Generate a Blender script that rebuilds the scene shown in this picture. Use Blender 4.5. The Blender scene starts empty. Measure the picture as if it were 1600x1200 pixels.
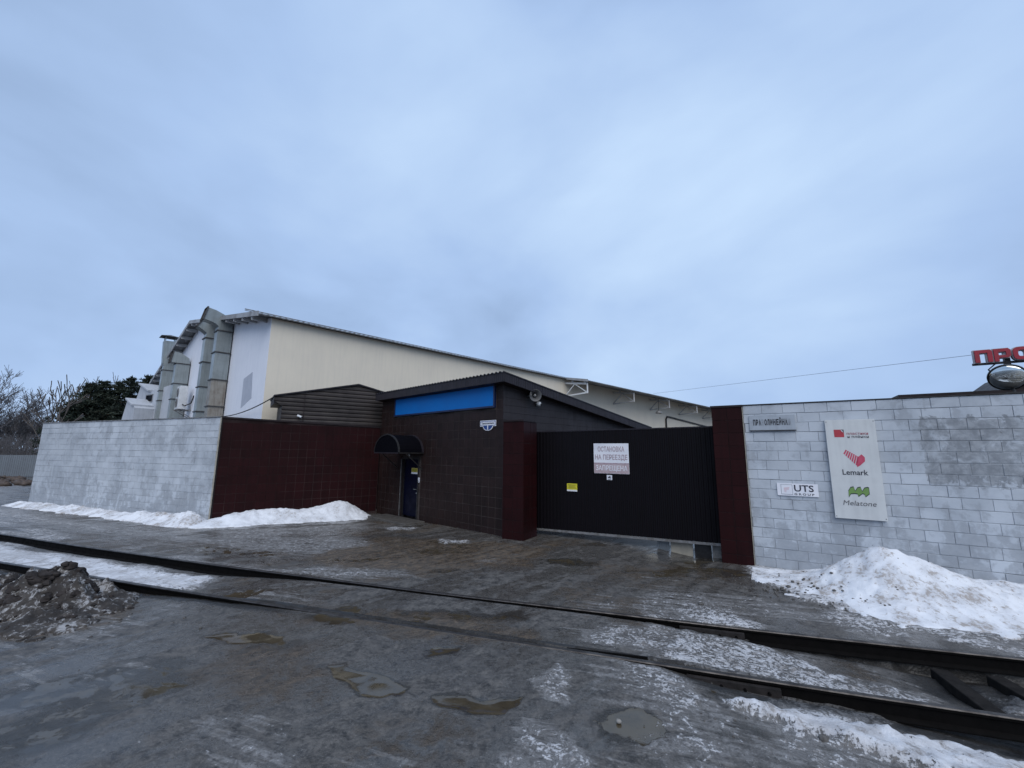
import bpy, math, random
import numpy as np
from mathutils import Vector, Matrix
random.seed(7); RNG = np.random.default_rng(5)
S = bpy.context.scene
COL = S.collection

# ------------------------------------------------------------------ camera
CAM_H = 2.45                     # metres above the yard
F_PX, HOR, ROLL = 640.0, 105.0, math.radians(0.45)   # focal length / horizon offset in pixels of a 1600 px wide frame
TH = math.atan(HOR / F_PX)
FW = Vector((0, math.cos(TH), math.sin(TH)))
_R0 = Vector((1, 0, 0)); _U0 = Vector((0, -math.sin(TH), math.cos(TH)))
RT = _R0 * math.cos(ROLL) + _U0 * math.sin(ROLL)
UP = -_R0 * math.sin(ROLL) + _U0 * math.cos(ROLL)
cd = bpy.data.cameras.new('camera'); cam = bpy.data.objects.new('camera', cd); COL.objects.link(cam)
cd.sensor_width = 36.0; cd.lens = F_PX / 1600.0 * 36.0; cd.clip_end = 3000; cd.clip_start = 0.05
m = Matrix((RT, UP, -FW)).transposed().to_4x4(); m.translation = (0, 0, CAM_H)
cam.matrix_world = m
S.camera = cam

# ------------------------------------------------------------------ sky, sun, exposure
SUN_EL, SUN_AZ = math.radians(48), math.radians(174)    # azimuth clockwise from +Y : behind the camera, a little left
SKY_LOC = (-3.19, 5.95, -0.36)
w = bpy.data.worlds.new('World'); S.world = w; w.use_nodes = True
nt = w.node_tree; nt.nodes.clear(); N = nt.nodes.new; K = nt.links.new
tc = N('ShaderNodeTexCoord'); sep = N('ShaderNodeSeparateXYZ'); K(tc.outputs['Generated'], sep.inputs[0])
def wmath(op, a, b=None, clamp=False):
    n = N('ShaderNodeMath'); n.operation = op; n.use_clamp = clamp
    for i, v in enumerate((a, b)):
        if v is None: continue
        if isinstance(v, (int, float)): n.inputs[i].default_value = v
        else: K(v, n.inputs[i])
    return n.outputs[0]
zz = wmath('ADD', wmath('ABSOLUTE', sep.outputs[2]), 0.9)      # soft flattening of the cloud layer towards the horizon
cx = wmath('DIVIDE', sep.outputs[0], zz); cy = wmath('DIVIDE', sep.outputs[1], zz)
cmb = N('ShaderNodeCombineXYZ'); K(cx, cmb.inputs[0]); K(cy, cmb.inputs[1]); K(wmath('MULTIPLY', sep.outputs[2], 0.9), cmb.inputs[2])
vr = N('ShaderNodeVectorRotate'); vr.rotation_type = 'Z_AXIS'; vr.inputs['Angle'].default_value = math.radians(-35); K(cmb.outputs[0], vr.inputs[0])
mp = N('ShaderNodeMapping'); mp.inputs['Scale'].default_value = (1.0, 0.75, 1.15)
mp.inputs['Location'].default_value = SKY_LOC
K(vr.outputs[0], mp.inputs[0])
n1 = N('ShaderNodeTexNoise'); n1.inputs['Scale'].default_value = 2.1; n1.inputs['Detail'].default_value = 5; n1.inputs['Roughness'].default_value = 0.47; n1.inputs['Distortion'].default_value = 0.25
K(mp.outputs[0], n1.inputs['Vector'])
n2 = N('ShaderNodeTexNoise'); n2.inputs['Scale'].default_value = 6.5; n2.inputs['Detail'].default_value = 6; n2.inputs['Roughness'].default_value = 0.55; n2.inputs['Distortion'].default_value = 0.5
K(mp.outputs[0], n2.inputs['Vector'])
cl = wmath('ADD', wmath('MULTIPLY', n1.outputs[0], 0.88), wmath('MULTIPLY', n2.outputs[0], 0.12))
rp = N('ShaderNodeValToRGB'); e = rp.color_ramp.elements
e[0].position = 0.37; e[0].color = (0.265, 0.372, 0.565, 1)
e[1].position = 0.76; e[1].color = (0.475, 0.615, 0.805, 1)
a = e.new(0.49); a.color = (0.322, 0.447, 0.672, 1)
K(cl, rp.inputs[0])
sky = N('ShaderNodeTexSky'); sky.sky_type = 'NISHITA'; sky.sun_disc = False; sky.sun_elevation = SUN_EL; sky.sun_rotation = SUN_AZ; sky.air_density = 1.0; sky.dust_density = 2.0
skm = N('ShaderNodeMix'); skm.data_type = 'RGBA'; skm.blend_type = 'MULTIPLY'; skm.inputs[0].default_value = 1.0
K(sky.outputs[0], skm.inputs[6]); skm.inputs[7].default_value = (0.05, 0.05, 0.05, 1)
mx = N('ShaderNodeMix'); mx.data_type = 'RGBA'; mx.inputs[0].default_value = 0.94
K(skm.outputs[2], mx.inputs[6]); K(rp.outputs[0], mx.inputs[7])
bg = N('ShaderNodeBackground'); bg.inputs[1].default_value = 1.0; K(mx.outputs[2], bg.inputs[0])
wo = N('ShaderNodeOutputWorld'); K(bg.outputs[0], wo.inputs[0])

sd = bpy.data.lights.new('sun', 'SUN'); sd.energy = 1.5; sd.angle = math.radians(60); sd.color = (1.0, 0.945, 0.87)
so = bpy.data.objects.new('sun', sd); COL.objects.link(so)
sdir = Vector((math.sin(SUN_AZ) * math.cos(SUN_EL), math.cos(SUN_AZ) * math.cos(SUN_EL), math.sin(SUN_EL)))
so.rotation_euler = sdir.to_track_quat('Z', 'Y').to_euler(); so.location = (0, -5, 30)
S.view_settings.view_transform = 'Standard'; S.view_settings.look = 'None'; S.view_settings.exposure = 0.42; S.view_settings.gamma = 1.0
S.view_settings.use_curve_mapping = False

# ------------------------------------------------------------------ pixel -> place helpers
def ray(px, py): return FW * F_PX + RT * (px - 800) + UP * (600 - py)
def G(px, py, z=0.0):            # point of the horizontal plane z seen at a photo pixel
    v = ray(px, py); t = (z - CAM_H) / v.z; return Vector((v.x * t, v.y * t))
def dirv(deg): a = math.radians(deg); return Vector((math.cos(a), math.sin(a)))
def onp(px, py, A, ang, off=0.0):   # (u along, z) on the vertical plane through A with heading ang, moved back by off
    d = dirv(ang); n = Vector((-d.y, d.x)); A = Vector(A[:2]) + n * off
    v = ray(px, py); v2 = Vector((v.x, v.y)); t = n.dot(A) / n.dot(v2)
    P = v * t; return (Vector((P.x, P.y)) - A).dot(d), P.z + CAM_H

# ------------------------------------------------------------------ numpy value noise
_perm = RNG.random((256, 256))
def vnoise(x, y, s=1.0, o=0):
    x = np.asarray(x, float) / s + 17.3 * o + 500; y = np.asarray(y, float) / s + 9.7 * o + 500
    xi = np.floor(x).astype(int); yi = np.floor(y).astype(int); fx = x - xi; fy = y - yi
    fx = fx * fx * (3 - 2 * fx); fy = fy * fy * (3 - 2 * fy)
    p = lambda a, b: _perm[a & 255, b & 255]
    return (p(xi, yi) * (1 - fx) + p(xi + 1, yi) * fx) * (1 - fy) + (p(xi, yi + 1) * (1 - fx) + p(xi + 1, yi + 1) * fx) * fy
def fbm(x, y, s=1.0, oct=4, o=0, g=0.5):
    r = 0; a = 1; t = 0
    for k in range(oct):
        r = r + a * vnoise(x, y, s / 2 ** k, o + k * 3); t += a; a *= g
    return r / t
def sstep(a, b, x):
    t = np.clip((x - a) / (b - a), 0, 1); return t * t * (3 - 2 * t)

# ------------------------------------------------------------------ material helpers
MATS = {}
class Nodes:
    def __init__(s, name):
        s.m = bpy.data.materials.new(name); s.m.use_nodes = True; s.t = s.m.node_tree; s.t.nodes.clear()
        s.b = s.n('ShaderNodeBsdfPrincipled'); o = s.n('ShaderNodeOutputMaterial'); s.l(s.b.outputs[0], o.inputs[0])
    def n(s, t, **k):
        x = s.t.nodes.new(t)
        for a, v in k.items(): setattr(x, a, v)
        return x
    def l(s, a, b): s.t.links.new(a, b)
    def put(s, v, inp):
        if v is None: return
        if hasattr(v, 'is_linked') or isinstance(v, bpy.types.NodeSocket): s.l(v, inp)
        elif isinstance(v, (int, float)) and inp.type == 'RGBA': inp.default_value = (v, v, v, 1)
        elif isinstance(v, (tuple, list)) and len(v) == 3 and inp.type == 'RGBA': inp.default_value = (*v, 1)
        else: inp.default_value = v
    def math(s, op, a, b=None, c=None, clamp=False):
        x = s.n('ShaderNodeMath', operation=op, use_clamp=clamp)
        for i, v in enumerate((a, b, c)): s.put(v, x.inputs[i])
        return x.outputs[0]
    def mix(s, f, a, b, blend='MIX'):
        x = s.n('ShaderNodeMix', data_type='RGBA', blend_type=blend); s.put(f, x.inputs[0]); s.put(a, x.inputs[6]); s.put(b, x.inputs[7]); return x.outputs[2]
    def pos(s): return s.n('ShaderNodeNewGeometry').outputs['Position']
    def objc(s, ob=None):
        x = s.n('ShaderNodeTexCoord'); x.object = ob; return x.outputs['Object']
    def mapp(s, v, scale=(1, 1, 1), rot=(0, 0, 0)):
        x = s.n('ShaderNodeMapping'); s.l(v, x.inputs[0]); x.inputs['Scale'].default_value = scale; x.inputs['Rotation'].default_value = rot; return x.outputs[0]
    def noise(s, v, scale, detail=4, rough=0.55, dist=0.0):
        x = s.n('ShaderNodeTexNoise'); s.l(v, x.inputs['Vector']); x.inputs['Scale'].default_value = scale; x.inputs['Detail'].default_value = detail
        x.inputs['Roughness'].default_value = rough; x.inputs['Distortion'].default_value = dist; return x.outputs[0]
    def vor(s, v, scale, feature='F1'):
        x = s.n('ShaderNodeTexVoronoi', feature=feature); s.l(v, x.inputs['Vector']); x.inputs['Scale'].default_value = scale; return x.outputs[0]
    def step(s, v, a, b):       # smooth 0..1 between a and b
        x = s.n('ShaderNodeMapRange', interpolation_type='SMOOTHSTEP'); s.put(v, x.inputs[0]); x.inputs[1].default_value = a; x.inputs[2].default_value = b; return x.outputs[0]
    def rng(s, v, a, b, c, d):
        x = s.n('ShaderNodeMapRange'); s.put(v, x.inputs[0])
        for i, q in enumerate((a, b, c, d)): x.inputs[i + 1].default_value = q
        return x.outputs[0]
    def attr(s, nm): return s.n('ShaderNodeAttribute', attribute_name=nm).outputs['Fac']
    def bump(s, h, strength=0.3, dist=0.01, normal=None):
        x = s.n('ShaderNodeBump'); s.put(h, x.inputs['Height']); x.inputs['Strength'].default_value = strength; x.inputs['Distance'].default_value = dist
        if normal is not None: s.l(normal, x.inputs['Normal'])
        return x.outputs[0]
    def rand(s): return s.n('ShaderNodeObjectInfo').outputs['Random']
    def out(s, col=None, rough=None, metal=None, normal=None, spec=None):
        s.put(col, s.b.inputs['Base Color']); s.put(rough, s.b.inputs['Roughness']); s.put(metal, s.b.inputs['Metallic'])
        if normal is not None: s.l(normal, s.b.inputs['Normal'])
        s.put(spec, s.b.inputs['Specular IOR Level']); return s.m

def surf(name, c1, c2, scale=6, rough=0.6, metal=0.0, bump=0.15, bscale=60, streak=False, rnd=0.0, spec=None):
    """weathered plain surface: two close tones mixed by noise, optional vertical streaks and per-object variation"""
    s = Nodes(name); p = s.pos()
    f = s.noise(p, scale, 5, 0.6)
    f = s.step(f, 0.35, 0.68)
    if streak:
        g = s.noise(s.mapp(p, (9, 9, 0.7)), 1.0, 4, 0.6); f = s.math('MULTIPLY', s.math('ADD', f, s.step(g, 0.4, 0.7)), 0.5)
    col = s.mix(f, c1, c2)
    if rnd:
        k = s.rng(s.rand(), 0, 1, 1 - rnd, 1 + rnd); h = s.n('ShaderNodeHueSaturation'); s.l(col, h.inputs['Color']); s.l(k, h.inputs['Value']); col = h.outputs[0]
    b = s.bump(s.noise(p, bscale, 4, 0.6), bump, 0.004)
    r = s.rng(f, 0, 1, max(rough - 0.08, 0.03), min(rough + 0.1, 1))
    MATS[name] = s.out(col, r, metal, b, spec); return MATS[name]

surf('tile', (0.0190, 0.0095, 0.0085), (0.0120, 0.0066, 0.0062), 1.6, 0.5, bump=0.05, streak=True, rnd=0.16, spec=0.22)
surf('tile_red', (0.0205, 0.0048, 0.0054), (0.0125, 0.0036, 0.0041), 1.4, 0.5, bump=0.05, streak=True, rnd=0.10, spec=0.10)
surf('grout_dark', (0.016, 0.0085, 0.009), (0.010, 0.006, 0.0065), 6, 0.8, spec=0.15)
surf('grout_red', (0.048, 0.032, 0.031), (0.010, 0.004, 0.0045), 0.6, 0.8, spec=0.15)
surf('grout', (0.070, 0.058, 0.054), (0.020, 0.016, 0.015), 1.1, 0.8, spec=0.15)
surf('dark_brown', (0.020, 0.0135, 0.0145), (0.013, 0.010, 0.0115), 2.5, 0.55, bump=0.05, streak=True, spec=0.2)
surf('side_brown', (0.027, 0.022, 0.0245), (0.020, 0.017, 0.019), 1.8, 0.55, bump=0.05, streak=True, spec=0.3)
surf('fascia', (0.022, 0.018, 0.024), (0.014, 0.013, 0.017), 3, 0.45, bump=0.03, streak=True, spec=0.28)
surf('siding', (0.034, 0.027, 0.025), (0.020, 0.016, 0.016), 2, 0.5, bump=0.04, rnd=0.12, spec=0.3)
surf('gate_sheet', (0.0062, 0.0050, 0.0068), (0.0044, 0.0038, 0.0050), 2, 0.45, bump=0.03, streak=True, spec=0.12)
surf('mortar', (0.42, 0.45, 0.48), (0.17, 0.18, 0.195), 1.4, 0.95)
surf('yellow_wall', (0.71, 0.645, 0.53), (0.65, 0.595, 0.50), 0.7, 0.75, bump=0.1, streak=True)
surf('white_wall', (0.74, 0.765, 0.83), (0.67, 0.70, 0.775), 0.8, 0.75, bump=0.12, streak=True)
surf('grey_patch', (0.42, 0.45, 0.52), (0.38, 0.41, 0.48), 2, 0.75, bump=0.1)
surf('pale_render', (0.45, 0.48, 0.53), (0.33, 0.36, 0.41), 0.9, 0.8, bump=0.1, streak=True)
surf('roof_metal', (0.20, 0.21, 0.22), (0.12, 0.12, 0.125), 1.3, 0.55, metal=0.2)
surf('roof_edge', (0.30, 0.31, 0.32), (0.20, 0.20, 0.21), 1.3, 0.55)
surf('purlin', (0.42, 0.43, 0.44), (0.30, 0.30, 0.31), 2, 0.6)
surf('galv', (0.30, 0.335, 0.34), (0.20, 0.225, 0.23), 1.6, 0.42, metal=0.35, streak=True, rnd=0.12)
surf('galv_rusty', (0.29, 0.28, 0.25), (0.15, 0.12, 0.10), 2.2, 0.55, metal=0.2, streak=True)
surf('horn_grey', (0.11, 0.11, 0.115), (0.07, 0.07, 0.073), 4, 0.5)
surf('flange', (0.055, 0.055, 0.058), (0.03, 0.028, 0.028), 6, 0.6)
surf('steel_dark', (0.030, 0.029, 0.030), (0.015, 0.014, 0.0145), 8, 0.5, metal=0.3)
surf('steel_grey', (0.24, 0.24, 0.245), (0.13, 0.125, 0.12), 6, 0.5, metal=0.3)
surf('rail_steel', (0.0050, 0.0045, 0.0045), (0.003, 0.0028, 0.0028), 10, 0.65, metal=0.0, bump=0.3, bscale=120, spec=0.07)
surf('plate_steel', (0.026, 0.023, 0.023), (0.012, 0.011, 0.011), 10, 0.6, bump=0.3, spec=0.2)
surf('rail_head', (0.070, 0.065, 0.063), (0.026, 0.022, 0.021), 5, 0.38, metal=0.5, bump=0.15, bscale=90)
surf('timber', (0.013, 0.011, 0.010), (0.006, 0.0055, 0.0055), 9, 0.85, bump=0.5, spec=0.2)
surf('blue_panel', (0.002, 0.125, 0.42), (0.003, 0.14, 0.46), 1.2, 0.55, bump=0.02, spec=0.2)
surf('blue_frame', (0.004, 0.012, 0.06), (0.003, 0.01, 0.045), 3, 0.5)
surf('navy_plate', (0.01, 0.045, 0.20), (0.01, 0.04, 0.17), 3, 0.4)
surf('navy_door', (0.0025, 0.0035, 0.016), (0.002, 0.0026, 0.011), 3, 0.45, bump=0.03, spec=0.12)
surf('black_plastic', (0.007, 0.007, 0.010), (0.005, 0.005, 0.008), 3, 0.35, spec=0.3)
surf('glaze_dark', (0.004, 0.004, 0.006), (0.003, 0.003, 0.005), 3, 0.55, bump=0.0, spec=0.03)
surf('white_paint', (0.62, 0.64, 0.66), (0.52, 0.54, 0.56), 3, 0.55, bump=0.04)
surf('sign_white', (0.56, 0.58, 0.585), (0.47, 0.49, 0.50), 2.4, 0.5, bump=0.02, streak=True)
surf('sign_bright', (0.72, 0.73, 0.78), (0.62, 0.64, 0.70), 3, 0.5, bump=0.02)
surf('sign_old', (0.34, 0.38, 0.43), (0.27, 0.30, 0.34), 6, 0.6, bump=0.1, streak=True)
surf('sign_pink', (0.44, 0.36, 0.385), (0.36, 0.27, 0.29), 14, 0.55, bump=0.02)
surf('letter_faded', (0.30, 0.215, 0.25), (0.40, 0.34, 0.38), 14, 0.55, bump=0.0)
surf('letter_dark', (0.012, 0.014, 0.028), (0.02, 0.022, 0.035), 14, 0.5, bump=0.0)
surf('letter_worn', (0.012, 0.014, 0.02), (0.035, 0.04, 0.05), 30, 0.6, bump=0.0)
surf('letter_faint', (0.20, 0.225, 0.26), (0.28, 0.31, 0.35), 30, 0.6, bump=0.0)
surf('logo_red', (0.40, 0.035, 0.05), (0.34, 0.03, 0.045), 6, 0.5, bump=0.0)
surf('logo_red_text', (0.33, 0.10, 0.12), (0.26, 0.09, 0.11), 20, 0.5, bump=0.0)
surf('logo_pink', (0.50, 0.07, 0.13), (0.42, 0.045, 0.09), 6, 0.5, bump=0.0)
surf('logo_pale_pink', (0.62, 0.50, 0.54), (0.60, 0.55, 0.60), 9, 0.5, bump=0.0)
surf('logo_green', (0.15, 0.27, 0.075), (0.12, 0.22, 0.06), 6, 0.5, bump=0.0)
surf('letter_grey', (0.085, 0.085, 0.095), (0.11, 0.11, 0.12), 14, 0.5, bump=0.0)
surf('sign_yellow', (0.62, 0.56, 0.03), (0.55, 0.50, 0.03), 6, 0.5, bump=0.02)
surf('sign_yellow_dull', (0.42, 0.34, 0.08), (0.36, 0.30, 0.09), 8, 0.5, bump=0.02)
surf('letter_olive', (0.20, 0.19, 0.01), (0.26, 0.24, 0.015), 8, 0.5, bump=0.0)
surf('red_letter', (0.30, 0.010, 0.025), (0.23, 0.008, 0.020), 3, 0.4, bump=0.02)
surf('letter_rim', (0.42, 0.38, 0.40), (0.32, 0.29, 0.31), 4, 0.4, bump=0.02)
surf('concrete', (0.27, 0.26, 0.245), (0.17, 0.165, 0.155), 5, 0.9, bump=0.3)
surf('wet_concrete', (0.085, 0.080, 0.074), (0.050, 0.047, 0.044), 4, 0.6, bump=0.3)
surf('beige_board', (0.36, 0.33, 0.27), (0.27, 0.25, 0.21), 5, 0.8, bump=0.1)
surf('fence_sheet', (0.16, 0.18, 0.20), (0.13, 0.145, 0.165), 1.0, 0.5, metal=0.1, streak=True)
surf('cable', (0.02, 0.02, 0.022), (0.03, 0.03, 0.034), 5, 0.7)
surf('cable_pale', (0.10, 0.12, 0.16), (0.12, 0.14, 0.18), 5, 0.7)
surf('bark', (0.085, 0.075, 0.070), (0.045, 0.040, 0.038), 5, 0.9, bump=0.4)
surf('bark_pale', (0.16, 0.16, 0.17), (0.10, 0.10, 0.11), 5, 0.9, bump=0.4)
surf('twig', (0.105, 0.10, 0.105), (0.07, 0.066, 0.07), 3, 0.9)
surf('bark_pine', (0.13, 0.085, 0.055), (0.07, 0.05, 0.04), 5, 0.9, bump=0.4)
surf('needles', (0.020, 0.032, 0.020), (0.010, 0.018, 0.013), 0.9, 0.75)
surf('needles_light', (0.030, 0.043, 0.026), (0.014, 0.022, 0.015), 0.9, 0.75)
surf('stone', (0.10, 0.095, 0.09), (0.05, 0.047, 0.045), 20, 0.75, bump=0.4)
surf('soil', (0.034, 0.028, 0.026), (0.014, 0.012, 0.0115), 9, 0.85, bump=0.6, spec=0.25)
surf('rust_pipe', (0.075, 0.052, 0.040), (0.045, 0.034, 0.028), 5, 0.7)
def mirror_mat():
    s = Nodes('mirror'); MATS['mirror'] = s.out((0.62, 0.66, 0.66), 0.06, 1.0)
mirror_mat()
def lamp_glass():
    s = Nodes('lens'); MATS['lens'] = s.out((0.35, 0.36, 0.37), 0.12, 0.3)
lamp_glass()

# ------------------------------------------------------------------ mesh helpers
class MB:
    def __init__(s): s.v = []; s.f = []; s.mi = []; s.mat = 0
    def add(s, vs, fs):
        o = len(s.v); s.v += [tuple(x) for x in vs]
        for q in fs: s.f.append(tuple(i + o for i in q)); s.mi.append(s.mat)
        return s
    def box(s, x0, x1, y0, y1, z0, z1):
        return s.add([(x0, y0, z0), (x1, y0, z0), (x1, y1, z0), (x0, y1, z0), (x0, y0, z1), (x1, y0, z1), (x1, y1, z1), (x0, y1, z1)],
                     [(0, 3, 2, 1), (4, 5, 6, 7), (0, 1, 5, 4), (1, 2, 6, 5), (2, 3, 7, 6), (3, 0, 4, 7)])
    def prism(s, poly, a0, a1, plane='xz'):      # poly extruded along the third axis
        n = len(poly)
        mk = {'xz': lambda p, a: (p[0], a, p[1]), 'xy': lambda p, a: (p[0], p[1], a), 'yz': lambda p, a: (a, p[0], p[1])}[plane]
        vs = [mk(p, a0) for p in poly] + [mk(p, a1) for p in poly]
        fs = [tuple(range(n)), tuple(range(2 * n - 1, n - 1, -1))] + [(i, i + n, (i + 1) % n + n, (i + 1) % n) for i in range(n)]
        return s.add(vs, fs)
    def hexa(s, b, t):           # four bottom points, four top points
        return s.add(list(b) + list(t), [(0, 3, 2, 1), (4, 5, 6, 7), (0, 1, 5, 4), (1, 2, 6, 5), (2, 3, 7, 6), (3, 0, 4, 7)])
    def bar(s, p, q, w, h=None, up=(0, 0, 1)):
        p = Vector(p); q = Vector(q); h = h or w; d = (q - p).normalized(); u = Vector(up)
        if abs(d.dot(u)) > 0.98: u = Vector((0, 1, 0))
        r = d.cross(u).normalized(); u = r.cross(d).normalized(); r = r * w / 2; u = u * h / 2
        return s.hexa([p - r - u, p + r - u, p + r + u, p - r + u], [q - r - u, q + r - u, q + r + u, q - r + u])
    def tube(s, pts, rad, n=8, cap=True):
        pts = [Vector(p) for p in pts]; rs = rad if isinstance(rad, (list, tuple)) else [rad] * len(pts)
        o = len(s.v); fs = []
        prev = None
        for i, p in enumerate(pts):
            d = (pts[min(i + 1, len(pts) - 1)] - pts[max(i - 1, 0)]).normalized()
            if prev is None:
                u = Vector((0, 0, 1)) if abs(d.z) < 0.9 else Vector((1, 0, 0)); r = d.cross(u).normalized()
            else: r = (prev - d * prev.dot(d)).normalized()
            prev = r; u = r.cross(d)
            for k in range(n):
                a = 2 * math.pi * k / n; s.v.append(tuple(p + (r * math.cos(a) + u * math.sin(a)) * rs[i]))
        for i in range(len(pts) - 1):
            for k in range(n):
                a = o + i * n + k; b = o + i * n + (k + 1) % n; fs.append((a, b, b + n, a + n))
        if cap: fs.append(tuple(o + k for k in range(n))[::-1]); fs.append(tuple(o + (len(pts) - 1) * n + k for k in range(n)))
        for q in fs: s.f.append(q); s.mi.append(s.mat)
        return s
    def lathe(s, prof, n=20, c=(0, 0, 0), axis=(0, 0, 1)):   # profile (radius, height) about axis
        ax = Vector(axis).normalized(); u = Vector((1, 0, 0)) if abs(ax.x) < 0.9 else Vector((0, 1, 0)); r = ax.cross(u).normalized(); u = r.cross(ax); c = Vector(c)
        o = len(s.v)
        for (R, h) in prof:
            for k in range(n):
                a = 2 * math.pi * k / n; s.v.append(tuple(c + ax * h + (r * math.cos(a) + u * math.sin(a)) * max(R, 1e-4)))
        for i in range(len(prof) - 1):
            for k in range(n):
                a = o + i * n + k; b = o + i * n + (k + 1) % n; s.f.append((a, b, b + n, a + n)); s.mi.append(s.mat)
        return s
    def mesh(s, name, mats):
        me = bpy.data.meshes.new(name); me.from_pydata(s.v, [], s.f)
        for mm in (mats if isinstance(mats, (list, tuple)) else [mats]): me.materials.append(MATS[mm])
        if any(s.mi): me.polygons.foreach_set('material_index', s.mi)
        me.update(); return me
    def build(s, name, mats, parent=None, smooth=False, loc=None, rotz=0, bevel=0):
        me = s.mesh(name, mats); o = bpy.data.objects.new(name, me); COL.objects.link(o)
        if parent is not None: o.parent = parent
        if loc is not None: o.location = loc
        if rotz: o.rotation_euler = (0, 0, rotz)
        if smooth: me.polygons.foreach_set('use_smooth', [True] * len(me.polygons))
        if bevel:
            b = o.modifiers.new('bevel', 'BEVEL'); b.width = bevel; b.segments = 2; b.limit_method = 'ANGLE'
        return o
def tag(o, label=None, cat=None, group=None, kind=None):
    if label: o['label'] = label
    if cat: o['category'] = cat
    if group: o['group'] = group
    if kind: o['kind'] = kind
    return o
def thing(name, label, cat, loc=(0, 0, 0), deg=0, group=None):
    o = bpy.data.objects.new(name, None); COL.objects.link(o); o.empty_display_size = 0.3
    o.location = (*loc[:2], loc[2] if len(loc) > 2 else 0); o.rotation_euler = (0, 0, math.radians(deg)); return tag(o, label, cat, group)
def inst(me, name, parent, loc, rz=0):
    o = bpy.data.objects.new(name, me); COL.objects.link(o); o.parent = parent; o.location = loc
    if rz: o.rotation_euler = (0, 0, rz)
    return o
def text(body, size, mat, parent, u, z, y, name='lettering', sx=1.0, align='LEFT', bold=0.0, ext=0.0015, rot=0.0, shear=0.0, spacing=1.0):
    cu = bpy.data.curves.new('txt', 'FONT'); cu.body = body; cu.size = size; cu.extrude = ext; cu.offset = bold; cu.align_x = align; cu.align_y = 'CENTER'
    cu.shear = shear; cu.space_character = spacing; cu.resolution_u = 3
    t = bpy.data.objects.new('txt', cu); COL.objects.link(t)
    dg = bpy.context.evaluated_depsgraph_get(); me = bpy.data.meshes.new_from_object(t.evaluated_get(dg))
    bpy.data.objects.remove(t); me.materials.clear(); me.materials.append(MATS[mat])
    o = bpy.data.objects.new(name, me); COL.objects.link(o); o.parent = parent; o.location = (u, y, z); o.rotation_euler = (math.pi / 2, rot, 0); o.scale = (sx, 1, 1)
    return o

def chamfer_piece(w, h, d, c):
    """piece with its front (at y=0) edges chamfered by c; x 0..w, z 0..h, depth d"""
    b = MB()
    v = [(c, 0, c), (w - c, 0, c), (w - c, 0, h - c), (c, 0, h - c), (0, c, 0), (w, c, 0), (w, c, h), (0, c, h), (0, d, 0), (w, d, 0), (w, d, h), (0, d, h)]
    f = [(0, 1, 2, 3)] + [(i, i + 4, (i + 1) % 4 + 4, (i + 1) % 4) for i in range(4)] + [(i + 4, i + 8, (i + 1) % 4 + 8, (i + 1) % 4 + 4) for i in range(4)]
    return b.add(v, [q[::-1] if False else q for q in f])
def pieces(parent, name, items, mat, limit=300):
    """items: (x, y, z, w, h, d, chamfer). The first `limit` (nearest first) become objects of their own, sharing meshes; the rest one joined part."""
    cache = {}; rest = MB()
    for k, (x, y, z, w, h, d, c) in enumerate(items):
        key = (round(w, 3), round(h, 3), d, c)
        if k < limit:
            if key not in cache: cache[key] = chamfer_piece(*key).mesh(name, mat)
            inst(cache[key], name, parent, (x, y, z))
        else:
            p = chamfer_piece(*key); rest.add([(a + x, b + y, q + z) for a, b, q in p.v], p.f)
    if rest.v: tag(rest.build(name, mat, parent), kind='stuff')

def tiles(parent, u0, u1, z0f, z1f, mat, t=0.3, gap=0.011, y=0.0, holes=(), face='front', limit=300, order=1, d=0.02, ox=0.0, tz=None):
    tz = tz or t; items = []
    n = max(1, round((u1 - u0) / t)); tw = (u1 - u0) / n
    zt = z1f; nr = max(1, round((z1f - z0f) / tz)); th = (z1f - z0f) / nr
    for i in range(n):
        for j in range(nr):
            x = u0 + i * tw; z = z0f + j * th
            if any(a < x + tw / 2 < b and c < z + th / 2 < e for a, b, c, e in holes): continue
            items.append((x + gap / 2, y + random.uniform(-0.0015, 0.0015), z + gap / 2, tw - gap, th - gap, d, 0.003))
    items.sort(key=lambda q: -q[0] * order)
    pieces(parent, 'tile', items, mat, limit)

# ------------------------------------------------------------------ layout in plan
LB = Vector((-10.14, 14.31)); LANG = -22.0; LLEN = 12.3
LA = LB - dirv(LANG) * LLEN
GC = Vector((-0.25, 12.5)); GANG = -43.0; GLEN = 7.2      # gatehouse front right corner, heading of its front
GK = GC - dirv(GANG) * GLEN
RWA = Vector((5.39, 9.53)); RANG = -31.6
WALLH = 3.54
# track: railhead centre lines fitted to the photograph
FARP = [(0, 834), (200, 864), (480, 900), (640, 921), (840, 946), (1040, 968), (1300, 998), (1600, 1029.5)]
NEARP = [(0, 876), (180, 913), (480, 952), (640, 977), (840, 1006), (1040, 1037), (1300, 1081), (1600, 1125)]
def fit(P):
    q = np.array([G(*p) for p in P]); return np.polyfit(q[:, 0], q[:, 1], 2)
CF, CN = fit(FARP), fit(NEARP)
XL = -13.0
def railY(c, x):
    x = np.asarray(x, float); yl = np.polyval(c, XL); sl = np.polyval(np.polyder(c), XL)
    return np.where(x < XL, yl + sl * (x - XL), np.polyval(c, x))
def railN(c, x):
    s = np.polyval(np.polyder(c), np.maximum(np.asarray(x, float), XL)); return s

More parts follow.
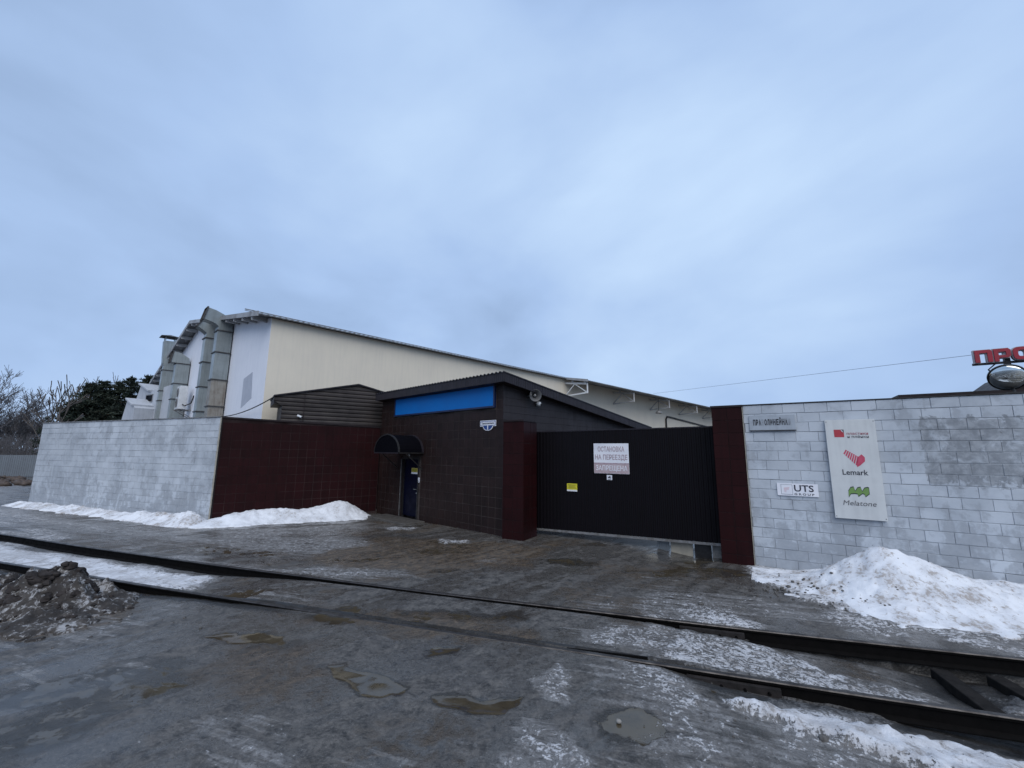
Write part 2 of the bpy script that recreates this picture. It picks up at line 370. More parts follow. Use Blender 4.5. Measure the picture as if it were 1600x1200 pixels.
# ------------------------------------------------------------------ ground
def polymask(x, y, pix, soft=0.25, z=0.0):
    """soft mask of a ground patch given by photo pixels of its outline"""
    P = np.array([G(*p, z) for p in pix]); n = len(P)
    inside = np.zeros(x.shape, bool); dist = np.full(x.shape, 1e9)
    for i in range(n):
        x0, y0 = P[i]; x1, y1 = P[(i + 1) % n]
        cond = ((y0 > y) != (y1 > y)); xx = (x1 - x0) * (y - y0) / ((y1 - y0) if y1 != y0 else 1e-9) + x0
        inside ^= cond & (x < xx)
        dx, dy = x1 - x0, y1 - y0; t = np.clip(((x - x0) * dx + (y - y0) * dy) / (dx * dx + dy * dy), 0, 1)
        dist = np.minimum(dist, np.hypot(x - x0 - t * dx, y - y0 - t * dy))
    sd = np.where(inside, dist, -dist)
    return sstep(-soft, soft, sd)

SNOW = [  # outline, strength, softness
 ([(-260, 800), (-60, 836), (60, 852), (160, 866), (260, 880), (350, 896), (310, 916), (230, 915), (150, 902), (60, 886), (-60, 868), (-260, 830)], 1.16, 0.30),
 ([(330, 900), (480, 925), (560, 940), (480, 945), (380, 930), (300, 918)], 0.55, 0.4),
 ([(-200, 775), (40, 792), (130, 812), (330, 838), (300, 850), (120, 833), (0, 815), (-200, 800)], 0.86, 0.9),
 ([(60, 845), (250, 868), (420, 885), (520, 880), (640, 892), (660, 905), (520, 905), (400, 895), (240, 880), (90, 855)], 0.76, 0.5),
 ([(260, 838), (420, 835), (560, 838), (600, 850), (480, 868), (340, 860)], 0.70, 0.5),
 ([(960, 950), (1020, 925), (1100, 925), (1180, 945), (1120, 960), (1040, 962)], 0.66, 0.25),
 ([(885, 1010), (930, 968), (1040, 975), (1110, 1000), (1120, 1030), (1040, 1028), (960, 1020)], 0.74, 0.3),
 ([(820, 1075), (862, 1022), (880, 1050), (882, 1108), (850, 1105)], 0.78, 0.12),
 ([(895, 1025), (930, 1040), (960, 1095), (920, 1085)], 0.6, 0.12),
 ([(805, 1165), (830, 1125), (900, 1150), (960, 1210), (860, 1260), (790, 1200)], 0.72, 0.15),
 ([(1000, 1060), (1080, 1060), (1110, 1100), (1040, 1110), (990, 1090)], 0.56, 0.2),
 ([(1150, 1084), (1230, 1098), (1330, 1120), (1450, 1140), (1640, 1165), (1700, 1260), (1480, 1215), (1350, 1172), (1240, 1136), (1170, 1108)], 1.22, 0.2),
 ([(1230, 1160), (1300, 1150), (1420, 1200), (1360, 1240), (1250, 1200)], 0.68, 0.2),
 ([(1060, 1180), (1120, 1150), (1160, 1230), (1080, 1260)], 0.6, 0.15),
 ([(1545, 1045), (1640, 1048), (1640, 1098), (1580, 1092)], 1.0, 0.12),
 ([(1280, 1070), (1440, 1062), (1560, 1100), (1600, 1117), (1480, 1104), (1340, 1082)], 0.7, 0.2),
 ([(1100, 985), (1200, 1010), (1330, 1045), (1420, 1058), (1300, 1062), (1180, 1035), (1110, 1010)], 0.56, 0.3),
 ([(1170, 880), (1260, 890), (1400, 900), (1700, 930), (1700, 985), (1500, 982), (1340, 965), (1230, 935), (1180, 905)], 1.0, 0.25),
 ([(1000, 912), (1180, 925), (1330, 965), (1560, 990), (1640, 1018), (1400, 1000), (1180, 972), (1060, 950)], 0.60, 0.5),
 ([(-400, 748), (60, 752), (55, 785), (-100, 800), (-400, 790)], 0.8, 2.5),
 ([(100, 825), (330, 848), (520, 868), (420, 880), (200, 858), (60, 838)], 0.5, 0.8),
 ([(690, 842), (745, 842), (740, 852), (690, 851)], 0.85, 0.15),
 ([(600, 820), (655, 822), (640, 828), (605, 826)], 0.9, 0.15),
 ([(-80, 955), (120, 975), (320, 925), (360, 935), (180, 1000), (-80, 1030)], 0.50, 0.5),
 ([(-80, 1075), (120, 1050), (225, 1042), (120, 1070), (-80, 1110)], 0.46, 0.25),
 ([(325, 830), (590, 812), (580, 824), (420, 840), (330, 846)], 0.72, 0.5),
]
WATER = [
 ([(505, 1042), (535, 1033), (585, 1045), (652, 1066), (640, 1082), (590, 1076), (535, 1060)], 1, 0.07),
 ([(690, 1086), (760, 1092), (815, 1094), (812, 1116), (745, 1112), (700, 1100)], 1, 0.06),
 ([(300, 992), (345, 986), (425, 995), (400, 1010), (340, 1006)], 1, 0.10),
 ([(915, 1124), (985, 1118), (1035, 1140), (1042, 1172), (990, 1176), (950, 1150)], 0.95, 0.10),
 ([(320, 930), (400, 915), (440, 922), (370, 940), (325, 940)], 0.8, 0.15),
 ([(540, 957), (720, 985), (830, 1003), (800, 1003), (640, 978)], 0.75, 0.08),
 ([(560, 960), (700, 955), (820, 960), (840, 972), (720, 972)], 0.62, 0.2),
 ([(675, 1010), (705, 1005), (700, 1022), (678, 1022)], 0.9, 0.06),
 ([(1010, 905), (1095, 862), (1125, 868), (1100, 890)], 0.9, 0.25),
 ([(-60, 1095), (150, 1048), (222, 1046), (120, 1080), (-60, 1130)], 0.62, 0.2),
 ([(-60, 1150), (160, 1090), (235, 1088), (130, 1150), (-60, 1215)], 0.6, 0.25),
 ([(1090, 1110), (1180, 1130), (1270, 1180), (1150, 1160)], 0.6, 0.2),
 ([(380, 1000), (470, 1000), (450, 1030), (330, 1030)], 0.5, 0.2),
]
DIRT = [
 ([(470, 866), (590, 836), (760, 846), (870, 856), (820, 885), (640, 897), (500, 888)], 1.15, 0.9),
 ([(300, 985), (520, 1000), (590, 1060), (520, 1120), (320, 1140), (240, 1060)], 0.66, 0.7),
 ([(-80, 930), (120, 955), (215, 940), (180, 980), (40, 1000), (-80, 1010)], 1.0, 0.5),
 ([(900, 870), (1120, 880), (1180, 905), (1060, 935), (900, 920)], 0.6, 0.8),
 ([(440, 1130), (620, 1080), (820, 1115), (780, 1260), (400, 1260)], 0.55, 0.7),
 ([(560, 950), (760, 960), (860, 985), (820, 1010), (640, 1000), (520, 975)], 0.80, 0.4),
]
def masks(x, y):
    sn = np.zeros(x.shape); wa = np.zeros(x.shape); di = np.zeros(x.shape)
    x, y = (x + 0.50 * (fbm(x, y, 0.9, 3, 51) - 0.5) + 0.22 * (fbm(x, y, 0.22, 3, 53) - 0.5), y + 0.36 * (fbm(x, y, 0.9, 3, 55) - 0.5) + 0.18 * (fbm(x, y, 0.22, 3, 57) - 0.5))
    for p, s_, so_ in SNOW: sn = np.maximum(sn, 1.04 * s_ * polymask(x, y, p, so_))
    for p, s_, so_ in WATER: wa = np.maximum(wa, s_ * polymask(x, y, p, so_))
    for p, s_, so_ in DIRT: di = np.maximum(di, s_ * polymask(x, y, p, so_))
    sn = np.maximum(sn, 0.50 * sstep(0.52, 0.72, fbm(x, y, 1.6, 4, 61)))
    rt = sstep(-0.2, 2.2, x) * sstep(9.0, 6.5, y); sn = np.maximum(sn, rt * (0.30 + 0.62 * sstep(0.40, 0.66, fbm(x, y, 0.9, 4, 91))))
    lf = sstep(-5.5, -8.0, x) * sstep(5.5, 8.0, y) * sstep(19, 14, y); sn = np.maximum(sn, lf * (0.34 + 0.55 * sstep(0.42, 0.66, fbm(x * 0.5, y, 1.0, 4, 95))))
    di = np.maximum(di, 0.62 * sstep(0.46, 0.68, fbm(x, y, 2.2, 4, 64)))
    wa = np.maximum(wa, 0.60 * sstep(0.60, 0.74, fbm(x, y * 1.6, 1.3, 4, 67)))
    return sn, wa, di

def ground_z(x, y):
    yf = railY(CF, x); yn = railY(CN, x)
    cf = 1 / np.sqrt(1 + railN(CF, x) ** 2)
    df = (y - yf) * cf; dn = (y - yn) * cf           # + is beyond the rail
    calm = 0.25 + 0.75 * sstep(0.08, 0.5, np.minimum(np.abs(df), np.abs(dn)))
    z = calm * (0.026 * (fbm(x, y, 1.8, 3, 1) - 0.5) + 0.010 * (fbm(x, y, 0.35, 3, 2) - 0.5))
    z = z - 0.10 * np.exp(-((x + 4.8) ** 2 + (y - 16.4) ** 2) / 9.0)
    # between the rails the ballast lies lower away from the crossing
    inL = sstep(-3.6, -6.5, x) * 0.115; inR = sstep(1.6, 4.4, x) * 0.15 + sstep(3.8, 5.4, x) * 0.06
    between = sstep(0.02, -0.02, df) * sstep(-0.02, 0.02, dn)
    rag = 0.6 + 0.8 * fbm(x, y, 0.45, 3, 71)
    z = z - (inL + inR) * between
    outR = sstep(1.2, 3.2, x) * 0.11 + sstep(3.2, 5.2, x) * 0.13; outL = sstep(-4.6, -7.2, x) * 0.09
    nearside = sstep(0.02, -0.02, dn) * sstep(-2.6, -0.25, dn)
    z = z - (outR + outL) * nearside
    deep = np.clip(sstep(-2.6, -5.0, x) + sstep(1.2, 3.0, x), 0, 1)
    # flangeway beside each rail, ragged channel where the track lies open
    z = z - (0.085 + 0.0 * deep) * sstep(-0.135 - 0.10 * deep * rag, -0.10, df) * sstep(0.02, -0.02, df)
    z = z - 0.075 * sstep(0.115, 0.085, dn) * sstep(-0.02, 0.02, dn)
    z = z - 0.05 * deep * sstep(-0.08 - 0.12 * rag, -0.06, dn) * sstep(0.02, -0.02, dn)
    gx, gy = G(1085, 870, -0.1); z = z - 0.13 * np.exp(-(((x - gx) / 0.9) ** 2 + ((y - gy) / 0.55) ** 2))
    # dug-out pit by the sleepers on the right
    px_, py_ = G(1520, 1075, -0.2)
    z = z - 0.09 * np.exp(-(((x - px_) / 0.55) ** 2 + ((y - py_) / 0.42) ** 2)) * between
    far = sstep(24, 60, np.hypot(x, y)); z = z * (1 - far) - 0.02 * far
    return z

def axis(lo, hi, fine0, fine1, fs, grow=1.12, cap=60):
    a = list(np.arange(fine0, fine1, fs)); st = fs; x = fine1
    while x < hi: a.append(x); st = min(st * grow, cap); x += st
    a.append(hi); st = fs; x = fine0 - fs
    while x > lo: a.append(x); st = min(st * grow, cap); x -= st
    a.append(lo); return np.array(sorted(a))
XS = axis(-900, 900, -7.5, 6.2, 0.036)
# the sheet's rows run along the track, so that both rails lie exactly on mesh lines
HG = 0.5
OFFS = [-0.22, -0.18, -0.14, -0.11, -0.09, -0.075, -0.06, -0.045, -0.03, -0.015, 0.0, 0.015, 0.03, 0.045, 0.06, 0.075, 0.09, 0.11, 0.14, 0.18, 0.22]
VN = [('n', o) for o in np.concatenate([-0.22 - np.cumsum(0.032 * 1.0 ** np.arange(110)), []])[::-1]]
low, st_ = [], 0.05; v_ = VN[0][1]
while v_ > -900: v_ -= st_; st_ = min(st_ * 1.25, 60); low.append(('n', v_))
hi, st_ = [], 0.03; v_ = 0.22
while v_ < 1500: v_ += st_; st_ = min(st_ * (1.012 if v_ < 5 else 1.06), 60); hi.append(('f', v_))
rows = low[::-1] + VN + [('n', o) for o in OFFS] + [('m', t) for t in np.linspace(0, 1, 36)[1:-1]] + [('f', o) for o in OFFS] + hi
def railX(c, x):         # the fitted curve, straight beyond the seen part on both sides
    x = np.asarray(x, float); yr = np.polyval(c, 9.0); sr = np.polyval(np.polyder(c), 9.0)
    return np.where(x > 9.0, yr + sr * (x - 9.0), railY(c, x))
YFx, YNx = railX(CF, XS), railX(CN, XS)
far_ = sstep(10, 40, np.abs(XS)); gapx = YFx - YNx; YFx = YNx + np.where(gapx < 0.8, 0.8, gapx)
X = np.zeros((len(rows), len(XS))); Y = np.zeros_like(X)
for j, (k_, o_) in enumerate(rows):
    X[j] = XS; Y[j] = YNx + o_ if k_ == 'n' else (YFx + o_ if k_ == 'f' else (YNx + 0.22) + (YFx - YNx - 0.44) * o_)
YS = rows
Z = ground_z(X, Y)
SN, WA, DI = masks(X, Y)
WAz = sstep(0.45, 0.8, WA); SNz = sstep(0.6, 1.0, SN)
Z = Z - 0.006 * WAz + SNz * 0.035 * fbm(X, Y, 0.3, 4, 9) + SNz * 0.015 * vnoise(X, Y, 0.07, 4) + sstep(0.85, 1.25, SN) * 0.13 * fbm(X, Y, 0.20, 5, 19, 0.68) * sstep(9, 7, Y)
nx, ny = len(XS), len(YS)
me = bpy.data.meshes.new('ground')
idx = np.arange(nx * ny).reshape(ny, nx)
quads = np.stack([idx[:-1, :-1], idx[:-1, 1:], idx[1:, 1:], idx[1:, :-1]], -1).reshape(-1, 4)
me.vertices.add(nx * ny); me.vertices.foreach_set('co', np.stack([X, Y, Z], -1).astype(np.float32).ravel())
me.loops.add(quads.size); me.loops.foreach_set('vertex_index', quads.ravel().astype(np.int32))
me.polygons.add(len(quads)); me.polygons.foreach_set('loop_start', np.arange(0, quads.size, 4, dtype=np.int32)); me.polygons.foreach_set('loop_total', np.full(len(quads), 4, np.int32))
me.update(calc_edges=True); me.polygons.foreach_set('use_smooth', np.ones(len(quads), bool))
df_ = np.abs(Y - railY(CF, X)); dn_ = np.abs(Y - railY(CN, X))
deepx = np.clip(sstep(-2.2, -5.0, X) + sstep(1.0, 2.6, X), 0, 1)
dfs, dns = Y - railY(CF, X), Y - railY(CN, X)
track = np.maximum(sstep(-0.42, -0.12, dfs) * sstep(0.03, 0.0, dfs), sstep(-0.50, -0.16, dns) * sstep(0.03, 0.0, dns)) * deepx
track = np.maximum(track, 1.1 * np.maximum(sstep(-0.15, -0.10, dfs) * sstep(0.02, 0.0, dfs), sstep(0.20, 0.12, dns) * sstep(-0.02, 0.0, dns)))  # flangeway grooves: their shade is put into the ground colour
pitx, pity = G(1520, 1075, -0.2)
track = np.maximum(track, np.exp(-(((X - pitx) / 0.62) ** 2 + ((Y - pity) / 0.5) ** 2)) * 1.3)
for nm, ar in (('snow', SN), ('water', WA), ('dirt', DI), ('ballast_shade', np.clip(track, 0, 1))):
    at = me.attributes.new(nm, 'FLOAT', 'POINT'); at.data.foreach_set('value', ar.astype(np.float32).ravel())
gr = bpy.data.objects.new('ground', me); COL.objects.link(gr); tag(gr, 'wet potholed asphalt yard with ice, mud and thin snow', None, None, 'structure')

def ground_mat():
    s = Nodes('ground'); p = s.pos()
    def streak(deg, sx, sy, scale, detail=6, rough=0.6, dist=0.4):
        v = s.n('ShaderNodeVectorRotate', rotation_type='Z_AXIS'); s.l(p, v.inputs[0]); v.inputs['Angle'].default_value = math.radians(-deg)
        return s.noise(s.mapp(v.outputs[0], (sx, sy, 1)), scale, detail, rough, dist)
    big = s.noise(p, 0.5, 5, 0.6, 0.5); mid = s.noise(p, 2.3, 7, 0.68, 0.8); blot = s.noise(p, 6.5, 9, 0.74, 0.15); ridge = streak(38, 5.0, 12.0, 1.0, 6, 0.62, 1.2); fine = s.noise(p, 26, 6, 0.72, 0.3); grit = s.noise(p, 95, 4, 0.75)
    lace = s.noise(p, 7.0, 8, 0.76, 1.6); tyre = streak(43, 0.30, 2.4, 1.0, 5, 0.55, 0.8); along = streak(-17, 0.8, 7.0, 1.3); pits = s.vor(p, 38)
    S_ = lambda v, k: s.math('MULTIPLY', s.math('SUBTRACT', v, 0.5), k)
    add = lambda *a: a[0] if len(a) == 1 else s.math('ADD', a[0], add(*a[1:]))
    # worn asphalt: dark wet and paler damp areas, aggregate, dark hollows
    wet = s.step(add(0.5, S_(mid, 1.0), S_(tyre, 1.7), S_(big, 1.3)), 0.30, 0.60)
    a = s.mix(s.step(blot, 0.34, 0.66), (0.030, 0.028, 0.0265), (0.115, 0.107, 0.099))
    a = s.mix(s.math('MULTIPLY', wet, 0.6), a, (0.060, 0.057, 0.054))
    a = s.mix(s.math('MULTIPLY', s.step(grit, 0.55, 0.68), 0.65), a, (0.20, 0.19, 0.175))
    a = s.mix(s.math('MULTIPLY', s.step(grit, 0.45, 0.33), 0.7), a, (0.012, 0.012, 0.012))
    a = s.mix(s.math('MULTIPLY', s.step(fine, 0.45, 0.36), 0.5), a, (0.020, 0.019, 0.018))
    r = s.mix(wet, s.rng(blot, 0.3, 0.7, 0.45, 0.75), s.rng(blot, 0.3, 0.7, 0.10, 0.26))
    a = s.mix(s.math('MULTIPLY', s.step(fine, 0.54, 0.64), 0.45), a, (0.135, 0.128, 0.120))
    a = s.mix(s.math('MULTIPLY', s.step(blot, 0.44, 0.34), 0.55), a, (0.020, 0.0185, 0.017))
    mar = s.step(add(s.attr('water'), S_(mid, 0.9), S_(blot, 0.8)), 0.22, 0.50)        # soaked margin of the puddles
    a = s.mix(s.math('MULTIPLY', mar, 0.75), a, (0.022, 0.020, 0.017)); r = s.mix(s.math('MULTIPLY', mar, 0.8), r, 0.16)
    # brown mud and sand
    dm = s.step(add(s.attr('dirt'), S_(mid, 1.3), S_(blot, 0.9)), 0.42, 0.82)
    dcol = s.mix(s.step(blot, 0.36, 0.64), (0.150, 0.110, 0.073), (0.050, 0.037, 0.026)); dcol = s.mix(s.math('MULTIPLY', s.step(grit, 0.56, 0.7), 0.6), dcol, (0.17, 0.145, 0.115))
    dk = s.math('MULTIPLY', dm, s.step(ridge, 0.54, 0.40)); dcol = s.mix(s.math('MULTIPLY', dk, 0.8), dcol, (0.022, 0.0185, 0.014)); c = s.mix(s.math('MULTIPLY', dm, 0.80), a, dcol); r = s.math('ADD', r, s.math('MULTIPLY', dm, 0.10))
    # dark ballast by the rails, with shade below rails and in grooves painted in
    om = s.step(add(s.attr('ballast_shade'), S_(fine, 1.2), S_(blot, 1.0)), 0.30, 0.75)
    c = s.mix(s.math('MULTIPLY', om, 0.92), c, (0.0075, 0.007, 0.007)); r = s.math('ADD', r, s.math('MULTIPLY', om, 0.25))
    # thin grey ice film
    sa = s.attr('snow'); nom = s.math('SUBTRACT', 1.0, s.math('MULTIPLY', om, 0.85))
    im = s.math('MULTIPLY', s.step(add(sa, S_(along, 1.5), S_(mid, 0.8)), 0.40, 0.72), nom)
    icol = s.mix(s.step(lace, 0.36, 0.66), (0.095, 0.090, 0.086), (0.30, 0.295, 0.295)); icol = s.mix(s.math('MULTIPLY', s.step(fine, 0.48, 0.36), 0.7), icol, (0.045, 0.042, 0.040))
    c = s.mix(s.math('MULTIPLY', im, 0.80), c, icol); r = s.mix(im, r, s.rng(fine, 0.3, 0.7, 0.22, 0.55))
    # broken crust of snow
    sm = s.math('MULTIPLY', s.step(add(sa, S_(lace, 2.3), S_(fine, 1.5), S_(along, 0.6)), 0.80, 0.93), nom)
    scol = s.mix(s.step(mid, 0.36, 0.66), (0.62, 0.64, 0.68), (0.40, 0.40, 0.415)); scol = s.mix(s.math('MULTIPLY', s.step(sa, 1.15, 0.80), 0.75), scol, s.mix(s.step(fine, 0.4, 0.62), (0.20, 0.195, 0.195), (0.50, 0.50, 0.51))); scol = s.mix(s.math('MULTIPLY', s.step(blot, 0.52, 0.64), 0.8), scol, (0.20, 0.18, 0.165)); scol = s.mix(s.math('MULTIPLY', s.step(grit, 0.60, 0.70), 0.7), scol, (0.10, 0.09, 0.085))
    c = s.mix(sm, c, scol); r = s.mix(sm, r, 0.75)
    # muddy water
    wm = s.math('MULTIPLY', s.step(add(s.attr('water'), S_(s.noise(p, 3.5, 6, 0.6, 0.6), 1.3), S_(fine, 0.25)), 0.56, 0.66), s.math('SUBTRACT', 1.0, s.math('MAXIMUM', sm, om)))
    wcol = s.mix(s.step(mid, 0.35, 0.7), (0.070, 0.055, 0.034), (0.036, 0.029, 0.020))
    c = s.mix(s.math('MULTIPLY', wm, 0.9), c, wcol); r = s.mix(wm, r, 0.05)
    h = add(s.math('MULTIPLY', fine, 0.55), s.math('MULTIPLY', grit, 0.22), s.math('MULTIPLY', sm, 0.6), s.math('MULTIPLY', blot, 0.55), s.math('MULTIPLY', dm, s.math('MULTIPLY', ridge, 1.6)), s.math('MULTIPLY', om, s.math('MULTIPLY', pits, 0.6)), s.math('MULTIPLY', im, s.math('MULTIPLY', lace, 0.8)))
    dry = s.math('SUBTRACT', 1.0, s.math('MULTIPLY', s.math('MULTIPLY', wet, 0.72), s.math('SUBTRACT', 1.0, s.math('MAXIMUM', sm, dm))))
    keep = s.math('MULTIPLY', dry, s.math('SUBTRACT', 1.0, s.math('MULTIPLY', wm, 0.97)))
    hh = s.math('ADD', 0.72, s.math('MULTIPLY', s.math('SUBTRACT', h, 0.72), keep))
    s.out(c, r, 0.0, s.bump(hh, 0.75, 0.022), 0.5); MATS['ground'] = s.m
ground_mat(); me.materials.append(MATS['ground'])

# ------------------------------------------------------------------ rails
def rail(name, c, x0, x1, label, plates):
    xs = np.concatenate([np.arange(x0, -14, 3.0), np.arange(-14, x1, 0.35)]); ys = railY(c, xs)
    root = thing(name, label, 'rail', (0, 0, 0))
    prof = [(-0.066, -0.185), (0.066, -0.185), (0.066, -0.172), (0.012, -0.150), (0.011, -0.050), (0.034, -0.036), (0.036, -0.010), (0.028, 0.0), (-0.028, 0.0), (-0.036, -0.010), (-0.034, -0.036), (-0.011, -0.050), (-0.012, -0.150), (-0.066, -0.172)]
    vs = []; n = len(prof)
    for i, (x, y) in enumerate(zip(xs, ys)):
        j0, j1 = max(i - 1, 0), min(i + 1, len(xs) - 1); t = Vector((xs[j1] - xs[j0], ys[j1] - ys[j0])).normalized(); nn = Vector((-t.y, t.x))
        dz = 0.008 + 0.003 * math.sin(x * 1.3)
        for a, z in prof: vs.append((x + nn.x * a, y + nn.y * a, z + dz))
    b = MB(); b.v = vs
    for i in range(len(xs) - 1):
        for k in range(n):
            q = (i * n + k, i * n + (k + 1) % n, (i + 1) * n + (k + 1) % n, (i + 1) * n + k); b.f.append(q); b.mi.append(1 if 6 <= k <= 8 else 0)
    b.f.append(tuple(range(n))[::-1]); b.mi.append(0); b.f.append(tuple((len(xs) - 1) * n + k for k in range(n))); b.mi.append(0)
    b.build('rail_bar', ['rail_steel', 'rail_head'], root)
    for (xa, xb, side) in plates:
        pl = MB(); ya, yb = railY(c, xa), railY(c, xb); t = Vector((xb - xa, float(yb - ya), 0)).normalized(); nn = Vector((-t.y, t.x, 0)) * side
        p0 = Vector((xa, float(ya), 0)) + nn * 0.03; p1 = Vector((xb, float(yb), 0)) + nn * 0.03
        pl.hexa([p0 + Vector((0, 0, -0.145)), p1 + Vector((0, 0, -0.145)), p1 + nn * 0.035 + Vector((0, 0, -0.14)), p0 + nn * 0.035 + Vector((0, 0, -0.14))],
                [p0 + Vector((0, 0, -0.045)), p1 + Vector((0, 0, -0.045)), p1 + nn * 0.03 + Vector((0, 0, -0.055)), p0 + nn * 0.03 + Vector((0, 0, -0.055))])
        fp = pl.build('fishplate', 'plate_steel', root)
        for k in range(4):
            q = p0.lerp(p1, (k + 0.5) / 4) + nn * 0.03 + Vector((0, 0, -0.098)); MB().tube([q, q + nn * 0.03], 0.016, 6).build('bolt', 'rail_steel', fp)
    return root
xf0, xf1 = G(1075, 985).x, G(1182, 998).x; xn0, xn1 = G(1085, 1060).x, G(1236, 1082).x
rail('rail', CF, -60, 13, 'far dark steel rail of the track, nearer the gate and walls', [(xf0, xf1, -1)])
rail('rail', CN, -60, 11, 'near dark steel rail of the track, nearer the viewer', [(xn0, xn1, -1)])
# loose guard strip lying against the near rail
xg0, xg1 = G(885, 1010).x, G(1012, 1030).x
b = MB(); ya, yb = float(railY(CN, xg0)), float(railY(CN, xg1))
b.bar((xg0, ya + 0.06, -0.012), (xg1, yb + 0.075, 0.012), 0.022, 0.03)
tag(b.build('guard_strip', 'rail_steel', None), 'thin dark steel strip lying along the near rail at the crossing', 'steel strip')
# sleepers showing in the pit on the right
for k, (xc, lab) in enumerate(((G(1500, 1080, -0.2).x, 'dark wooden sleeper between the rails in the pit, further left one'), (G(1590, 1085, -0.2).x, 'dark wooden sleeper between the rails at the right picture edge'))):
    yc = float((railY(CF, xc) + railY(CN, xc)) / 2); ang = math.degrees(math.atan(float(railN(CF, xc)))) + (4 if k else -3)
    b = MB(); b.box(-0.09, 0.09, -0.60, 0.60, -0.12, 0.0)
    o = b.build('sleeper', 'timber', None, loc=(xc, yc, -0.165), rotz=math.radians(ang), bevel=0.012); tag(o, lab, 'sleeper', 'sleepers showing in the pit')

# ------------------------------------------------------------------ block walls
def block_mat(name, frame, patch=None):
    s = Nodes(name); p = s.pos(); lc = s.objc(frame)
    sp = s.n('ShaderNodeSeparateXYZ'); s.l(lc, sp.inputs[0])
    n1_ = s.noise(p, 1.3, 5, 0.6, 0.5); n2_ = s.noise(p, 5.0, 5, 0.65, 0.4); n3_ = s.noise(s.mapp(p, (6, 6, 0.9)), 1.0, 5, 0.6)
    paint = s.mix(s.step(n1_, 0.35, 0.65), (0.455, 0.495, 0.545), (0.365, 0.402, 0.45))
    rr = s.rng(s.rand(), 0, 1, 0.92, 1.07); hs = s.n('ShaderNodeHueSaturation'); s.l(paint, hs.inputs['Color']); s.l(rr, hs.inputs['Value']); paint = hs.outputs[0]
    bare = s.mix(s.step(n2_, 0.35, 0.7), (0.235, 0.258, 0.29), (0.31, 0.335, 0.37))
    low = s.rng(sp.outputs[2], 0.1, 1.5, 0.15, 0.0)
    wear = s.step(s.math('ADD', s.math('ADD', s.math('MULTIPLY', n2_, 0.6), s.math('MULTIPLY', n1_, 0.5)), s.math('ADD', low, s.math('MULTIPLY', s.math('SUBTRACT', n3_, 0.5), 0.35))), 0.565, 0.68)
    c = s.mix(s.math('MULTIPLY', wear, 0.72), paint, bare)
    if patch:
        u0, u1, z0, z1 = patch
        wob = s.math('MULTIPLY', s.math('SUBTRACT', n2_, 0.5), 0.9); uu = s.math('ADD', sp.outputs[0], s.math('MULTIPLY', wob, 0.25)); zz_ = s.math('ADD', sp.outputs[2], wob)
        mk = s.math('MULTIPLY', s.math('MULTIPLY', s.step(uu, u0, u0 + 0.03), s.step(uu, u1, u1 - 0.03)), s.math('MULTIPLY', s.step(zz_, z0, z0 + 0.08), s.step(zz_, z1, z1 - 0.05)))
        pc = s.mix(s.step(s.noise(p, 7, 5, 0.65), 0.35, 0.7), (0.17, 0.185, 0.205), (0.30, 0.32, 0.345))
        mk = s.math('MULTIPLY', mk, s.step(s.noise(p, 3.2, 6, 0.7, 0.8), 0.30, 0.52)); c = s.mix(s.math('MULTIPLY', mk, 0.85), c, pc)
        sc = s.math('MULTIPLY', mk, s.step(s.noise(s.mapp(p, (1, 1, 2.2)), 9, 5, 0.7, 1.0), 0.66, 0.74)); c = s.mix(sc, c, (0.035, 0.025, 0.022))
    b = s.bump(s.math('ADD', s.noise(p, 45, 5, 0.65), s.math('MULTIPLY', wear, -0.5)), 0.35, 0.006)
    MATS[name] = s.out(c, s.rng(n2_, 0.3, 0.7, 0.7, 0.92), 0.0, b, 0.3)

def block_wall(root, length, mat, near_end, depth=0.38, rows=16, bl=0.405, lead=0.0):
    pitch = WALLH / rows; gap = 0.010; items = []
    MB().box(0.0, length, 0.009, depth, -0.4, WALLH - 0.006).build('wall_core', 'mortar', root)
    for r in range(rows):
        off = (r % 2) * bl * 0.5 + random.uniform(-0.03, 0.03); x = -bl + off
        while x < length:
            a, e_ = max(x, 0.0), min(x + bl, length); wd = e_ - a - gap
            if wd > 0.05:
                full = abs(wd - (bl - gap)) < 1e-6
                items.append((a + 0.0025, random.uniform(-0.006, 0.003), r * pitch + gap / 2 + random.uniform(-0.002, 0.002), round(wd + 0.004, 3 if full else 2), pitch - gap, 0.06, random.choice((0.003, 0.005))))
            x += bl
    items.sort(key=lambda q: abs(q[0] - near_end))
    pieces(root, 'block', items, mat)
lw = thing('block_wall', 'pale painted block wall at left, ending at the dark red wall', 'wall', (LA.x, LA.y, 0), LANG)
block_mat('block_left', lw)
block_wall(lw, LLEN, 'block_left', LLEN, rows=15, bl=0.43)
MB().box(-0.06, LLEN + 0.0, -0.03, 0.42, WALLH + 0.002, WALLH + 0.035).build('coping', 'steel_grey', lw)
MB().box(LLEN, LLEN + 0.05, -0.02, 0.0, -0.3, WALLH).build('corner_strip', 'beige_board', lw)

RLEN = 9.2
rw = thing('block_wall', 'grey and white painted block wall at right, with the sign boards', 'wall', (RWA.x, RWA.y, 0), RANG)
ru = lambda px, py: onp(px, py, RWA, RANG)
pu0, pz1 = ru(1432, 655); _, pz0 = ru(1440, 755)
block_mat('block_right', rw, (pu0, 7.0, pz0, pz1))
block_wall(rw, RLEN, 'block_right', 0.0, rows=17, bl=0.40)
MB().box(0.0, RLEN, -0.02, 0.42, WALLH + 0.002, WALLH + 0.022).build('coping', 'steel_dark', rw)

